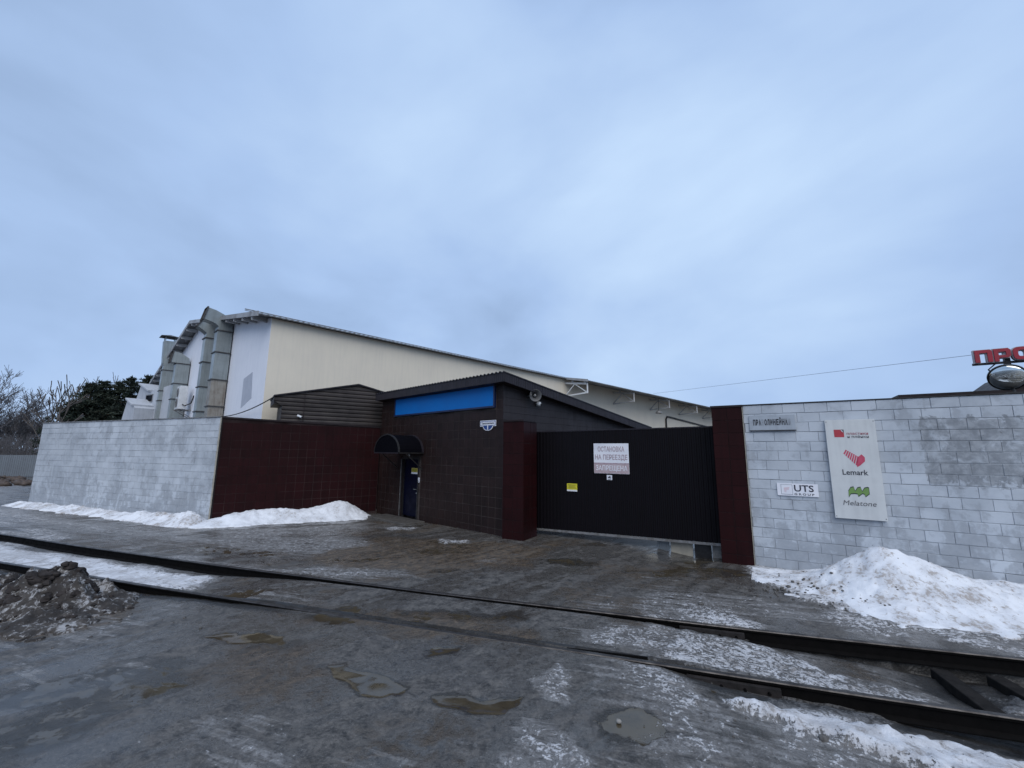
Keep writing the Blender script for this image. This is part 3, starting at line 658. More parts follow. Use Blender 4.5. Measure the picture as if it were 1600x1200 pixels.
# ------------------------------------------------------------------ dark red tiled wall
RD = GK - LB; RWANG = math.degrees(math.atan2(RD.y, RD.x)); RWL = RD.length - 0.02
red = thing('tiled_wall', 'dark red tiled wall between the pale block wall and the gatehouse', 'wall', (LB.x, LB.y, 0), RWANG)
def wedge_wall(root, L, z0, z1a, z1b, y0, y1, name, mat):
    MB().prism([(0, z0), (L, z0), (L, z1b), (0, z1a)], y0, y1).build(name, mat, root)
_, redz = onp(600, 668, LB, RWANG)
ZE = min(max(redz, 3.3), WALLH)
wedge_wall(red, RWL, -0.4, WALLH - 0.03, ZE - 0.03, 0.005, 0.3, 'wall_core', 'grout_red')
tiles(red, 0.07, RWL - 0.01, 0.0, ZE - 0.03, 'tile_red', 0.3)
MB().prism([(0.0, WALLH - 0.028), (RWL, ZE - 0.028), (RWL, ZE + 0.03), (0, WALLH + 0.03)], -0.03, 0.34).build('coping', 'dark_brown', red)
MB().box(0.0, 0.065, -0.012, 0.016, -0.3, WALLH - 0.04).build('corner_strip', 'dark_brown', red)

# ------------------------------------------------------------------ siding-clad shed behind the red wall
SO = 0.42
shed = thing('shed', 'dark brown shed with horizontal siding rising behind the red tiled wall', 'shed', LB + Vector((-math.sin(math.radians(RWANG)), math.cos(math.radians(RWANG)))) * SO, RWANG)
so_ = lambda px, py: onp(px, py, LB, RWANG, SO)
sl, spk, srt, sl2 = so_(428, 617), so_(560, 600), so_(602, 613), so_(441, 630)
def top_at(u):
    return sl[1] + (spk[1] - sl[1]) * (u - sl[0]) / (spk[0] - sl[0]) if u < spk[0] else spk[1] + (srt[1] - spk[1]) * (u - spk[0]) / (srt[0] - spk[0])
zb = sl2[1] - 0.02
MB().prism([(sl2[0], 0), (srt[0], 0), (srt[0], srt[1] - 0.06), (spk[0], spk[1] - 0.06), (sl[0] + .03, sl[1] - 0.06), (sl[0] + .03, zb), (sl2[0], zb)], 0.03, 2.0).build('shed_body', 'dark_brown', shed)
bz = 3.3; k = 0
while bz < spk[1] - 0.08:
    z0, z1 = bz, bz + 0.162
    def span(z):
        l = sl2[0] if z < zb else sl[0] + 0.02
        if z > sl[1] - 0.05: l = max(l, sl[0] + (z - sl[1] + 0.05) / (spk[1] - sl[1]) * (spk[0] - sl[0]))
        r = srt[0]
        if z > srt[1] - 0.05: r = srt[0] - (z - srt[1] + 0.05) / (spk[1] - srt[1]) * (srt[0] - spk[0])
        return l, r
    (l0, r0), (l1, r1) = span(z0), span(min(z1, spk[1] - 0.06))
    z1 = min(z1, spk[1] - 0.06)
    if r1 > l1 + 0.05:
        b = MB(); zs = [(z0, -0.012), (z0 + 0.02, -0.03), (z0 + 0.09, -0.028), (z1 - 0.01, -0.004), (z1, 0.012)]
        vs = []
        for (z, y) in zs:
            t = (z - z0) / (z1 - z0); vs += [(l0 + (l1 - l0) * t, y, z), (r0 + (r1 - r0) * t, y, z)]
        n_ = len(zs); vs += [(l0, 0.028, z0), (r0, 0.028, z0), (l1, 0.028, z1), (r1, 0.028, z1)]
        fs = [(2 * i, 2 * i + 1, 2 * i + 3, 2 * i + 2) for i in range(n_ - 1)] + [(2 * n_, 2 * n_ + 1, 1, 0), (2 * n_ - 2, 2 * n_ - 1, 2 * n_ + 3, 2 * n_ + 2)]
        b.add(vs, fs).build('siding_board', 'siding', shed)
    bz += 0.163; k += 1
b = MB(); th_ = 0.05
for (p, q) in ((sl, spk), (spk, srt)):
    b.hexa([(p[0], -0.09, p[1] - th_), (q[0], -0.09, q[1] - th_), (q[0], 2.1, q[1] - th_), (p[0], 2.1, p[1] - th_)], [(p[0], -0.09, p[1]), (q[0], -0.09, q[1]), (q[0], 2.1, q[1]), (p[0], 2.1, p[1])])
b.build('roof', 'fascia', shed)
su, sz = so_(474, 640); MB().box(su, su + 0.03, -0.045, -0.0305, 3.3, top_at(su) - 0.06).build('joint_strip', 'dark_brown', shed)
cu_, cz_ = so_(466, 651)
cm = thing('security_camera', 'small white security camera on the siding-clad shed', 'camera', shed.matrix_world @ Vector((0, 0, 0)), RWANG)
cm.location = shed.location
MB().tube([(cu_, -0.03, cz_ + 0.05), (cu_, -0.10, cz_ + 0.05)], 0.018, 8).build('bracket', 'white_paint', cm)
MB().tube([(cu_ - 0.03, -0.08, cz_ + 0.03), (cu_ + 0.10, -0.22, cz_ - 0.03)], [0.045, 0.04], 12).build('body', 'white_paint', cm, smooth=False)
MB().tube([(cu_ + 0.10, -0.22, cz_ - 0.03), (cu_ + 0.11, -0.232, cz_ - 0.034)], 0.028, 12).build('lens', 'black_plastic', cm)

# ------------------------------------------------------------------ gatehouse
gh = thing('gatehouse', 'dark brown tiled gatehouse with lean-to roof and blue panel', 'building', (GK.x, GK.y, 0), GANG)
gf = lambda px, py, off=0: onp(px, py, GK, GANG, off)
gs = lambda px, py, off=0: onp(px, py, GC, GANG + 90, off)
ZT = 4.62; GD = 9.4; ZBK = 3.50
dl, dr = gf(625, 812)[0], gf(650, 811)[0]; DW = dr - dl; DH = 2.12
# body: monopitch box with a door recess
b = MB()
b.prism([(0.005, -0.4), (GD, -0.4), (GD, ZBK), (0.005, ZT)], 0.0, dl - 0.06, 'yz').prism([(0.005, -0.4), (GD, -0.4), (GD, ZBK), (0.005, ZT)], dr + 0.06, GLEN - 0.02, 'yz')
b.prism([(0.005, DH + 0.06), (GD, DH + 0.06), (GD, ZBK), (0.005, ZT)], dl - 0.06, dr + 0.06, 'yz').box(dl - 0.06, dr + 0.06, 0.3, 0.6, -0.4, DH + 0.06)
b.build('wall_core', 'grout', gh)
bp = [gf(618, 652), gf(775, 636), gf(620, 624), gf(775, 599)]
bu0, bu1 = bp[0][0], bp[1][0]; bz0 = (bp[0][1] + bp[1][1]) / 2; bz1 = (bp[2][1] + bp[3][1]) / 2
tiles(gh, 0.0, GLEN - 0.012, -0.12, ZT, 'tile', 0.3, holes=[(dl - 0.08, dr + 0.08, -0.2, DH + 0.08), (bu0, bu1, bz0, bz1)])
# door
dg_ = MB().box(dl, dr, 0.11, 0.16, 0.03, DH).build('door', 'navy_door', gh)
hu, hz = gf(648, 742); MB().tube([(hu - 0.0, 0.11, 1.02), (hu, 0.06, 1.02), (hu - 0.13, 0.06, 1.02)], 0.011, 8).build('handle', 'galv', dg_)
MB().lathe([(0.026, 0.0), (0.026, 0.012), (0.0, 0.012)], 12, (hu, 0.11, 0.88), (0, -1, 0)).build('lock', 'galv', dg_)
MB().box(dl + 0.12, dr - 0.12, 0.104, 0.1101, 1.15, 1.9).box(dl + 0.12, dr - 0.12, 0.104, 0.1101, 0.22, 0.98).build('panel', 'navy_door', dg_)
b = MB(); b.box(dl - 0.06, dl, -0.02, 0.17, -0.1, DH + 0.06).box(dr, dr + 0.06, -0.02, 0.17, -0.1, DH + 0.06).box(dl, dr, -0.02, 0.17, DH, DH + 0.06).build('door_frame', 'steel_dark', gh)
MB().box(dl - 0.085, dl - 0.062, -0.03, 0.0, 0.0, DH).build('frame_edge', 'steel_grey', gh)
# side wall boards above / behind the gate
nb = 20
for i in range(nb):
    z0 = -0.05 + i * 0.23; z1 = z0 + 0.222
    zt = lambda x: ZT + (ZBK - ZT) * (x / GD)
    if z0 > ZT - 0.05: break
    xe = GD if zt(GD) > z1 else max(0.1, (ZT - z1) / (ZT - ZBK) * GD); xe0 = GD if zt(GD) > z0 else max(0.1, (ZT - z0) / (ZT - ZBK) * GD)
    zz1 = min(z1, ZT - 0.01)
    b = MB(); b.add([(GLEN, 0.0, z0), (GLEN, xe0, z0), (GLEN, xe, zz1), (GLEN, 0.0, zz1), (GLEN - 0.02, 0.0, z0), (GLEN - 0.02, xe0, z0), (GLEN - 0.02, xe, zz1), (GLEN - 0.02, 0, zz1)],
                    [(0, 1, 2, 3), (0, 3, 7, 4), (0, 4, 5, 1), (1, 5, 6, 2), (2, 6, 7, 3)])
    b.build('wall_board', 'side_brown', gh)
# roof: profiled sheet, ribbed fascia in front, plain fascia along the side
OV = 0.32; FH = 0.27; slope = (ZBK - ZT) / GD
rz = lambda y: ZT + 0.06 + slope * y
b = MB(); prof = []
x = -0.05; step = 0.17
while x < GLEN + OV - 0.001:
    for dx, dz in ((0, 0), (0.045, 0), (0.075, 0.045), (0.125, 0.045), (0.155, 0)):
        if x + dx <= GLEN + OV: prof.append((x + dx, dz))
    x += step
prof.append((GLEN + OV, 0))
y0, y1 = -OV - 0.03, GD + 0.3; n_ = len(prof); zf = ZT + 0.16
vs = []
for y in (y0, y1):
    for dzz in (0, -0.012): vs += [(px_, y, zf + slope * (y + OV) + dz + dzz) for px_, dz in prof]
fs = []
for i in range(n_ - 1):
    fs += [(i, i + 1, 2 * n_ + i + 1, 2 * n_ + i), (n_ + i + 1, n_ + i, 3 * n_ + i, 3 * n_ + i + 1), (i, n_ + i, n_ + i + 1, i + 1), (2 * n_ + i, 2 * n_ + i + 1, 3 * n_ + i + 1, 3 * n_ + i)]
b.add(vs, fs).build('roof', 'fascia', gh)
MB().prism([(-OV + 0.03, zf - FH - 0.005), (GD + 0.2, zf - FH + slope * (GD + OV)), (GD + 0.2, zf - FH + slope * (GD + OV) + 0.02), (-OV + 0.03, zf - FH + 0.018)], 0.0, GLEN + OV - 0.03, 'yz').build('soffit', 'dark_brown', gh)
def ribbed(name, L, place, top, h):
    """vertical-ribbed fascia sheet; place(t) gives the foot point and outward normal"""
    pr = []; t = 0.0
    while t < L:
        for dt, o in ((0, 0), (0.035, 0), (0.042, 0.012), (0.078, 0.012)):
            if t + dt <= L: pr.append((t + dt, o))
        t += 0.085
    pr.append((L, 0)); vs = []; n = len(pr)
    for t, o in pr:
        x, y, nx_, ny_ = place(t); zt_ = top(t); vs += [(x + nx_ * o, y + ny_ * o, zt_ - h), (x + nx_ * o, y + ny_ * o, zt_)]
    fs = [(2 * i, 2 * i + 2, 2 * i + 3, 2 * i + 1) for i in range(n - 1)]
    return MB().add(vs, fs).build(name, 'fascia', gh)
ribbed('fascia', GLEN + OV + 0.05, lambda t: (t - 0.05, -OV, 0, -1), lambda t: zf - 0.004, FH)
ribbed('side_fascia', GD + OV + 0.25, lambda t: (GLEN + OV, t - OV, 1, 0), lambda t: zf - 0.004 + slope * t, FH)
MB().box(GLEN + OV - 0.2, GLEN + OV + 0.0, GD + 0.26, GD + 0.30, zf + slope * (GD + OV) - 0.24, zf + slope * (GD + OV) - 0.02).build('fascia_end', 'sign_white', gh)
b = MB(); b.bar((GLEN + OV + 0.006, -OV - 0.03, zf + 0.012), (GLEN + OV + 0.006, GD + 0.26, zf + slope * (GD + OV + .26) + 0.012), 0.05, 0.03).build('verge_trim', 'fascia', gh)
# blue panel
bl_ = thing('blue_panel', 'long blank blue panel under the gatehouse eave', 'panel', (GK.x, GK.y, 0), GANG)
MB().box(bu0 + 0.06, bu1 - 0.06, -0.055, -0.02, bz0 + 0.06, bz1 - 0.06).build('face', 'blue_panel', bl_)
b = MB(); b.box(bu0, bu1, -0.075, 0.0, bz0, bz0 + 0.058).box(bu0, bu1, -0.075, 0.0, bz1 - 0.058, bz1).box(bu0, bu0 + 0.058, -0.075, 0.0, bz0 + .0585, bz1 - .0585).box(bu1 - 0.058, bu1, -0.075, 0.0, bz0 + .0585, bz1 - .0585).build('frame', 'blue_frame', bl_)
# house number plate
hp = [gf(752, 659), gf(775, 671)]
hnu0, hnu1 = hp[0][0], hp[1][0]; hz1 = gf(763, 658)[1]; hz0 = gf(763, 672)[1]; hw = hnu1 - hnu0; hc = (hnu0 + hnu1) / 2; hm = hz1 - (hz1 - hz0) * 0.52
hn = thing('house_number_plate', 'blue and white house number plate with figure 1 on the gatehouse', 'house number', (GK.x, GK.y, 0), GANG)
def shield(g):
    pts = [(hnu0 - g, hz1 + g), (hnu1 + g, hz1 + g), (hnu1 + g, hm - g)]
    for k in range(9):
        a = k / 8 * math.pi; pts.append((hc + math.cos(a) * (hw * 0.30 + g), hm - g - math.sin(a) * (hm - hz0)))
    return pts + [(hnu0 - g, hm - g)]
MB().prism(shield(0.02), -0.03, -0.012).build('plate_edge', 'sign_bright', hn); MB().prism(shield(0.0), -0.034, -0.0305).build('plate', 'navy_plate', hn)
MB().box(hnu0 + 0.02, hnu1 - 0.02, -0.037, -0.0345, hm + 0.012, hz1 - 0.02).build('name_band', 'sign_bright', hn)
o = text('Праволинейная', 0.085, 'letter_dark', hn, hc, (hm + hz1) / 2, -0.040, align='CENTER', name='street_name'); o.scale = (hw * 0.8 / (max(v.co.x for v in o.data.vertices) * 2), 1, 1)
text('1', 0.19, 'sign_bright', hn, hc, hm - 0.06, -0.037, align='CENTER', bold=0.012, name='figure')
# barrel canopy over the door
ca = thing('door_canopy', 'dark arched canopy over the gatehouse door', 'canopy', (GK.x, GK.y, 0), GANG)
cr_ = gf(662, 705)[0]; cl_ = 2 * (dl + dr) / 2 - cr_ ; cw = (cr_ - cl_) / 2; cc = (cr_ + cl_) / 2; cz0 = gf(662, 707)[1]; CHh = 0.62; CPJ = 1.05
arc = [(cc + math.cos(math.pi * k / 16) * cw, cz0 + math.sin(math.pi * k / 16) * CHh) for k in range(17)]
def band(y0, y1, t, name, mat):
    b = MB(); vs = []
    for (u, z) in arc:
        du, dz = (u - cc) / cw, (z - cz0) / CHh; L_ = math.hypot(du, dz) or 1
        vs += [(u, y0, z), (u, y1, z), (u + du / L_ * t, y0, z + dz / L_ * t), (u + du / L_ * t, y1, z + dz / L_ * t)]
    fs = []
    for i in range(16):
        a, c_ = 4 * i, 4 * i + 4; fs += [(a, a + 1, c_ + 1, c_), (a + 2, c_ + 2, c_ + 3, a + 3), (a, c_, c_ + 2, a + 2), (a + 1, a + 3, c_ + 3, c_ + 1)]
    fs += [(0, 2, 3, 1), (64, 65, 67, 66)]
    return b.add(vs, fs).build(name, mat, ca)
band(-CPJ, 0.0, 0.012, 'barrel_sheet', 'glaze_dark'); band(-CPJ - 0.02, -CPJ + 0.04, 0.035, 'front_arch', 'steel_dark'); band(-0.09, -0.01, 0.04, 'rear_arch', 'fascia')
MB().prism([(u, z) for u, z in arc], -CPJ + 0.001, -CPJ + 0.014).build('front_pane', 'glaze_dark', ca)
MB().box(cl_, cr_, -CPJ - 0.02, -CPJ + 0.03, cz0 - 0.045, cz0 - 0.002).build('front_rail', 'fascia', ca)
for u in (cl_, cr_):
    MB().box(u - 0.02, u + 0.02, -CPJ + 0.032, -0.0, cz0 - 0.045, cz0 - 0.002).build('side_rail', 'steel_dark', ca)
    MB().bar((u, -CPJ * 0.7, cz0 - 0.05), (u, -0.02, cz0 - 0.62), 0.03).build('brace', 'steel_dark', ca)
# lamp over the door, notice, intercom
lu, lz = gf(641, 711)
lp = thing('door_lamp', 'small round lamp above the navy gatehouse door', 'lamp', (GK.x, GK.y, 0), GANG)
MB().lathe([(0.07, 0.0), (0.07, 0.03), (0.05, 0.035)], 14, (lu, 0.0, lz), (0, -1, 0)).build('base', 'black_plastic', lp); MB().lathe([(0.055, 0.03), (0.05, 0.07), (0.03, 0.095), (0, 0.105)], 14, (lu, 0.0, lz), (0, -1, 0)).build('globe', 'lens', lp, smooth=True)
nu0, nz1 = gf(640, 731); nu1, nz0 = gf(649, 741)
nn_ = thing('door_notice', 'small yellow notice on the navy door', 'notice', (GK.x, GK.y, 0), GANG)
nu0, nu1 = max(nu0, dl + .3), min(nu1, dr - .04)
MB().box(nu0, nu1, 0.09, 0.1035, nz0, nz1).build('sheet', 'sign_yellow_dull', nn_); MB().box(nu0 + 0.05, nu1 - 0.05, 0.0885, 0.0899, nz0 + 0.09, nz1 - 0.04).build('print', 'letter_olive', nn_)
MB().box(nu0, nu1, 0.0883, 0.0899, nz0, nz0 + 0.06).build('white_strip', 'sign_bright', nn_)
iu, iz = gf(655, 750)
ic = thing('intercom', 'small white intercom beside the navy door', 'intercom', (GK.x, GK.y, 0), GANG)
MB().box(iu - 0.035, iu + 0.035, -0.03, 0.0, iz - 0.09, iz + 0.09).build('case', 'sign_bright', ic, bevel=0.006); MB().box(iu - 0.02, iu + 0.02, -0.033, -0.0305, iz - 0.06, iz - 0.02).build('button', 'steel_grey', ic)
# concrete door step
b = MB().box(dl - 0.9, dr + 0.6, -0.85, -0.03, -0.25, -0.015); tag(b.build('door_step', 'wet_concrete', None, loc=(GK.x, GK.y, 0), rotz=math.radians(GANG), bevel=0.02), 'low concrete step in front of the navy door', 'step')
# loudspeaker and floodlight on the side wall
ku, kz = gs(825, 619)
ls = thing('loudspeaker', 'grey round horn loudspeaker under the gatehouse side eave', 'loudspeaker', (GC.x, GC.y, 0), GANG + 90)
axs = Vector((-0.62, -0.85, -0.12)).normalized(); c0 = Vector((ku + 0.12, -0.14, kz + 0.02))
MB().lathe([(0.05, 0.0), (0.055, 0.08), (0.09, 0.16), (0.185, 0.25), (0.20, 0.26), (0.18, 0.235), (0.085, 0.15)], 22, c0, axs).build('horn', 'horn_grey', ls, smooth=True)
MB().lathe([(0.0, 0.22), (0.035, 0.21), (0.055, 0.17), (0.04, 0.14)], 14, c0, axs).build('driver_cone', 'steel_grey', ls, smooth=True)
MB().lathe([(0, -0.12), (0.07, -0.10), (0.075, 0.0), (0.05, 0.02)], 14, c0, axs).build('driver', 'galv', ls, smooth=True)
b = MB(); b.bar((ku - 0.16, 0, kz + 0.26), (ku - 0.16, -0.24, kz + 0.22), 0.03).bar((ku - 0.16, -0.24, kz + 0.23), (ku - 0.2, -0.30, kz - 0.02), 0.02).bar((ku, -0.01, kz), (ku, -0.11, kz), 0.04).build('bracket', 'steel_grey', ls)
fu, fz = gs(838, 631)
fl = thing('security_camera', 'small round security camera right of the horn loudspeaker', 'camera', (GC.x, GC.y, 0), GANG + 90)
MB().tube([(fu, 0, fz), (fu, -0.08, fz)], 0.05, 12).build('base', 'steel_grey', fl); MB().lathe([(0.075, 0.0), (0.085, 0.05), (0.07, 0.10), (0.03, 0.13), (0, 0.135)], 16, (fu, -0.06, fz), (0.15, -1, -0.25)).build('dome', 'white_paint', fl, smooth=True)
MB().lathe([(0.035, 0.118), (0.03, 0.142), (0, 0.145)], 12, (fu, -0.06, fz), (0.15, -1, -0.25)).build('lens', 'black_plastic', fl)

# ------------------------------------------------------------------ gate posts
def post(label, A, ang, wdt, dep, h, cols, dcols):
    p = thing('gate_post', label, 'gate post', (A.x, A.y, 0), ang)
    MB().box(0.006, wdt - 0.006, 0.006, dep, -0.4, h - 0.049).build('post_core', 'grout_dark', p)
    tiles(p, 0.0, wdt, -0.1, h - 0.05, 'tile_red', wdt / cols, tz=0.31)
    items = []
    n = round((h + 0.05) / 0.31); th = (h + 0.05) / n; dw = dep / dcols
    for i in range(dcols):
        for j in range(n): items.append((i, j))
    mesh_side = None
    for side, nm in ((0, 'left'), (1, 'right')):
        pc = chamfer_piece(dw - 0.011, th - 0.011, 0.018, 0.003)
        vs = [((0.0 + q[1]) if side == 0 else (wdt - q[1]), (dw - 0.011 - q[0]) if side == 0 else q[0], q[2]) for q in pc.v]
        mb = MB(); mb.add(vs, pc.f); ms = mb.mesh('tile', 'tile_red')
        for i, j in items: inst(ms, 'tile', p, (0, 0.02 + i * dw, -0.1 + j * th))
    MB().box(-0.02, wdt + 0.02, -0.02, dep + 0.02, h - 0.048, h).build('cap', 'dark_brown', p)
    return p
P1 = G(784, 841); PANG = -31.6
lpost = post('left dark red tiled gate post against the gatehouse corner', P1, PANG, 0.70, 0.80, 3.36, 2, 2)
PR = RWA - dirv(RANG) * 0.66 - Vector((math.sin(math.radians(31.6)), math.cos(math.radians(31.6)))) * 0.05
rpost = post('right dark red tiled gate post joining the pale block wall', PR, RANG, 0.645, 0.60, WALLH + 0.02, 2, 2)
MB().box(0.6455, 0.657, -0.01, 0.045, -0.3, WALLH).build('edge_strip', 'beige_board', rpost)

# ------------------------------------------------------------------ sliding gate
PN = Vector((math.sin(math.radians(31.6)), math.cos(math.radians(31.6))))
ga0 = Vector((0.70, 12.95)); ga1 = Vector((5.35, 10.15)); GVD = ga1 - ga0; GAT = math.degrees(math.atan2(GVD.y, GVD.x)); GTL = GVD.length
gate = thing('sliding_gate', 'black-brown corrugated sliding gate between the two gate posts', 'gate', (ga0.x, ga0.y, 0), GAT)
gg = lambda px, py, off=0: onp(px, py, ga0, GAT, off)
zb0 = gg(838, 828)[1]; zb1 = gg(1120, 852.5)[1]; zt0 = gg(838, 676)[1]; zt1 = gg(1110, 667.5)[1]
ub1 = gg(1115, 760)[0]
gzb = lambda u: zb0 + (zb1 - zb0) * u / ub1
gzt = lambda u: zt0 + (zt1 - zt0) * u / ub1
u = -0.05; sheetw = 1.1
while u < GTL + 0.1:
    pr = []; t = u; e_ = min(u + sheetw, GTL + 0.12)
    while t < e_ - 0.02:
        for dt, o in ((0, 0), (0.05, 0), (0.062, -0.018), (0.098, -0.018), (0.11, 0)):
            if t + dt <= e_: pr.append((t + dt, o))
        t += 0.11
    pr.append((e_, 0)); n = len(pr)
    vs = []; oo = 0.0006 * (int(u / sheetw) % 2)
    for a, o in pr: vs += [(a, o + oo, gzb(a) + 0.06), (a, o + oo, gzt(a))]
    vs += [(a, b_ + 0.004, c_) for a, b_, c_ in vs]
    fs = [(2 * i, 2 * i + 2, 2 * i + 3, 2 * i + 1) for i in range(n - 1)] + [(2 * n + 2 * i, 2 * n + 2 * i + 1, 2 * n + 2 * i + 3, 2 * n + 2 * i + 2) for i in range(n - 1)]
    fs += [(2 * i + 1, 2 * i + 3, 2 * n + 2 * i + 3, 2 * n + 2 * i + 1) for i in range(n - 1)]
    MB().add(vs, fs).build('sheet', 'gate_sheet', gate); u += sheetw
MB().bar((-0.06, 0.01, gzt(-.06) + 0.016), (GTL + 0.12, 0.01, gzt(GTL + .12) + 0.016), 0.06, 0.028).build('top_rail', 'fascia', gate)
MB().bar((-0.06, 0.0, gzb(-.06) + 0.028), (GTL + 0.12, 0.0, gzb(GTL + .12) + 0.028), 0.07, 0.056).build('bottom_rail', 'steel_grey', gate)
MB().bar((-0.085, -0.01, gzb(0) + 0.06), (-0.085, -0.01, gzt(0)), 0.04).build('end_post', 'steel_grey', gate)
for f_ in (0.25, 0.5, 0.75, 0.98): MB().bar((GTL * f_, 0.04, gzb(GTL * f_) + 0.06), (GTL * f_, 0.04, gzt(GTL * f_)), 0.05).build('frame_upright', 'steel_dark', gate)
# warning board on the gate
def gate_sign(name, label, cat, p00, p11):
    u0, z1 = gg(*p00); u1, z0 = gg(*p11); return thing(name, label, cat, (ga0.x, ga0.y, 0), GAT), u0, u1, z0, z1
ws, u0, u1, z0, z1 = gate_sign('warning_board', 'large white and faded red warning board on the gate', 'sign', (928, 693), (984, 741))
MB().box(u0, u1, -0.034, -0.02, z0, z1).build('board', 'sign_bright', ws)
zm = z0 + (z1 - z0) * 0.34
MB().box(u0 + 0.006, u1 - 0.006, -0.0365, -0.0342, z0 + 0.006, zm).build('red_band', 'sign_pink', ws)
MB().box(u0, u1, -0.0372, -0.0366, zm - 0.02, zm + 0.012).build('band_edge', 'letter_faded', ws)
um = (u0 + u1) / 2; W_ = u1 - u0; Hs = z1 - z0
def fit_text(body, size, mat, parent, u, z, y, width, **k):
    o = text(body, size, mat, parent, u, z, y, align='CENTER', **k); xs = [v.co.x for v in o.data.vertices]; wd = max(xs) - min(xs); o.scale = (width / wd, 1, 1); return o
fit_text('ОСТАНОВКА', Hs * 0.225, 'letter_faded', ws, um, z1 - Hs * 0.20, -0.0372, W_ * 0.76, bold=0.0025)
fit_text('НА ПЕРЕЕЗДЕ', Hs * 0.225, 'letter_faded', ws, um, z1 - Hs * 0.47, -0.0372, W_ * 0.92, bold=0.0025)
fit_text('ЗАПРЕЩЕНА', Hs * 0.225, 'sign_bright', ws, um, z0 + Hs * 0.17, -0.0385, W_ * 0.90, bold=0.0025)
ys_, u0, u1, z0, z1 = gate_sign('notice_plate', 'small yellow notice plate low on the left half of the gate', 'notice', (886.5, 755), (902.5, 768))
MB().box(u0, u1, -0.03, -0.02, z0, z1).build('plate', 'sign_yellow', ys_)
MB().box(u0, u1, -0.0325, -0.0303, z0, z0 + (z1 - z0) * 0.2).build('white_strip', 'sign_bright', ys_)
for k in range(4):
    zz_ = z0 + (z1 - z0) * (0.38 + 0.14 * k); ins = 0.05 if k in (1, 2) else 0.025
    MB().box(u0 + ins, u1 - ins, -0.0325, -0.0303, zz_, zz_ + (z1 - z0) * 0.07).build('print_line', 'letter_olive', ys_)
cs, u0, u1, z0, z1 = gate_sign('camera_notice', 'small white square notice with camera symbol below the warning board', 'notice', (948.5, 742), (957, 750))
MB().box(u0, u1, -0.03, -0.02, z0, z1).build('plate', 'sign_bright', cs)
uc, zc = (u0 + u1) / 2, (z0 + z1) / 2; q = (u1 - u0) / 2
MB().prism([(uc - q * .6, zc + q * .1), (uc + q * .3, zc + q * .55), (uc + q * .55, zc + q * .1), (uc - q * .35, zc - q * .25)], -0.033, -0.0303).prism([(uc + q * .15, zc + .0), (uc + q * .6, zc - q * .1), (uc + q * .6, zc - q * .35), (uc + q * .05, zc - q * .2)], -0.0345, -0.0332).build('camera_symbol', 'letter_dark', cs)
MB().box(uc - q * .6, uc + q * .6, -0.033, -0.0303, zc - q * .75, zc - q * .6).build('print_line', 'letter_grey', cs)

# low boards standing just inside the gate, added in place of a puddle reflection
for (pa, pb, mt, lb) in ((1028, 1046, 'fence_sheet', 'low grey ribbed board added in place of a puddle reflection under the gate'), (1049, 1083, 'beige_board', 'low beige board added in place of a puddle reflection under the gate'), (1086, 1112, 'steel_dark', 'low dark board added in place of a puddle reflection under the gate'), (1113.5, 1140, 'concrete', 'low pale board beside the right gate post, added in place of a puddle reflection')):
    off = 0.16; a0, a1 = gg(pa, 866, off)[0], gg(pb, 866, off)[0]; zbt = 0.0
    b = MB(); b.box(a0, a1, off, off + 0.05, -0.16, 0.42)
    if mt == 'fence_sheet':
        for k in range(5): b.box(a0 + (a1 - a0) * (k + 0.25) / 5, a0 + (a1 - a0) * (k + 0.75) / 5, off - 0.015, off + 0.001, -0.02, 0.42)
    tag(b.build('board', mt, None, loc=(ga0.x, ga0.y, 0), rotz=math.radians(GAT)), lb, 'board')

# ------------------------------------------------------------------ sign boards on the right wall
b1 = [ru(1289, 657), ru(1366, 655), ru(1385, 813), ru(1303, 809)]
au0 = (b1[0][0] + b1[3][0]) / 2; au1 = (b1[1][0] + b1[2][0]) / 2; az1 = (b1[0][1] + b1[1][1]) / 2; az0 = (b1[2][1] + b1[3][1]) / 2
sb = thing('company_board', 'tall white board with three company logos on the right block wall', 'sign', (RWA.x, RWA.y, 0), RANG)
MB().box(au0, au1, -0.075, -0.015, az0, az1).build('board', 'sign_white', sb, bevel=0.004)
W_ = au1 - au0; Hb = az1 - az0; bx = lambda f: au0 + W_ * f; bzf = lambda f: az1 - Hb * f; YF = -0.0765
MB().prism([(bx(.17), bzf(.180)), (bx(.37), bzf(.180)), (bx(.37), bzf(.118)), (bx(.345), bzf(.102)), (bx(.17), bzf(.102))], YF - 0.002, YF + 0.0013).build('logo_square', 'logo_red', sb)
MB().prism([(bx(.31), bzf(.102)), (bx(.37), bzf(.102)), (bx(.37), bzf(.135))], YF - 0.0035, YF - 0.0021).build('logo_corner', 'letter_dark', sb)
MB().prism([(bx(.305), bzf(.106)), (bx(.345), bzf(.112)), (bx(.352), bzf(.132))], YF - 0.0055, YF - 0.0036).build('logo_fold', 'sign_bright', sb)
fit_text('пластики', Hb * 0.036, 'logo_red_text', sb, bx(.635), bzf(.145), YF - 0.001, W_ * 0.42, bold=0.0006)
fit_text('и плёнки', Hb * 0.036, 'letter_grey', sb, bx(.64), bzf(.178), YF - 0.001, W_ * 0.42, bold=0.0006)
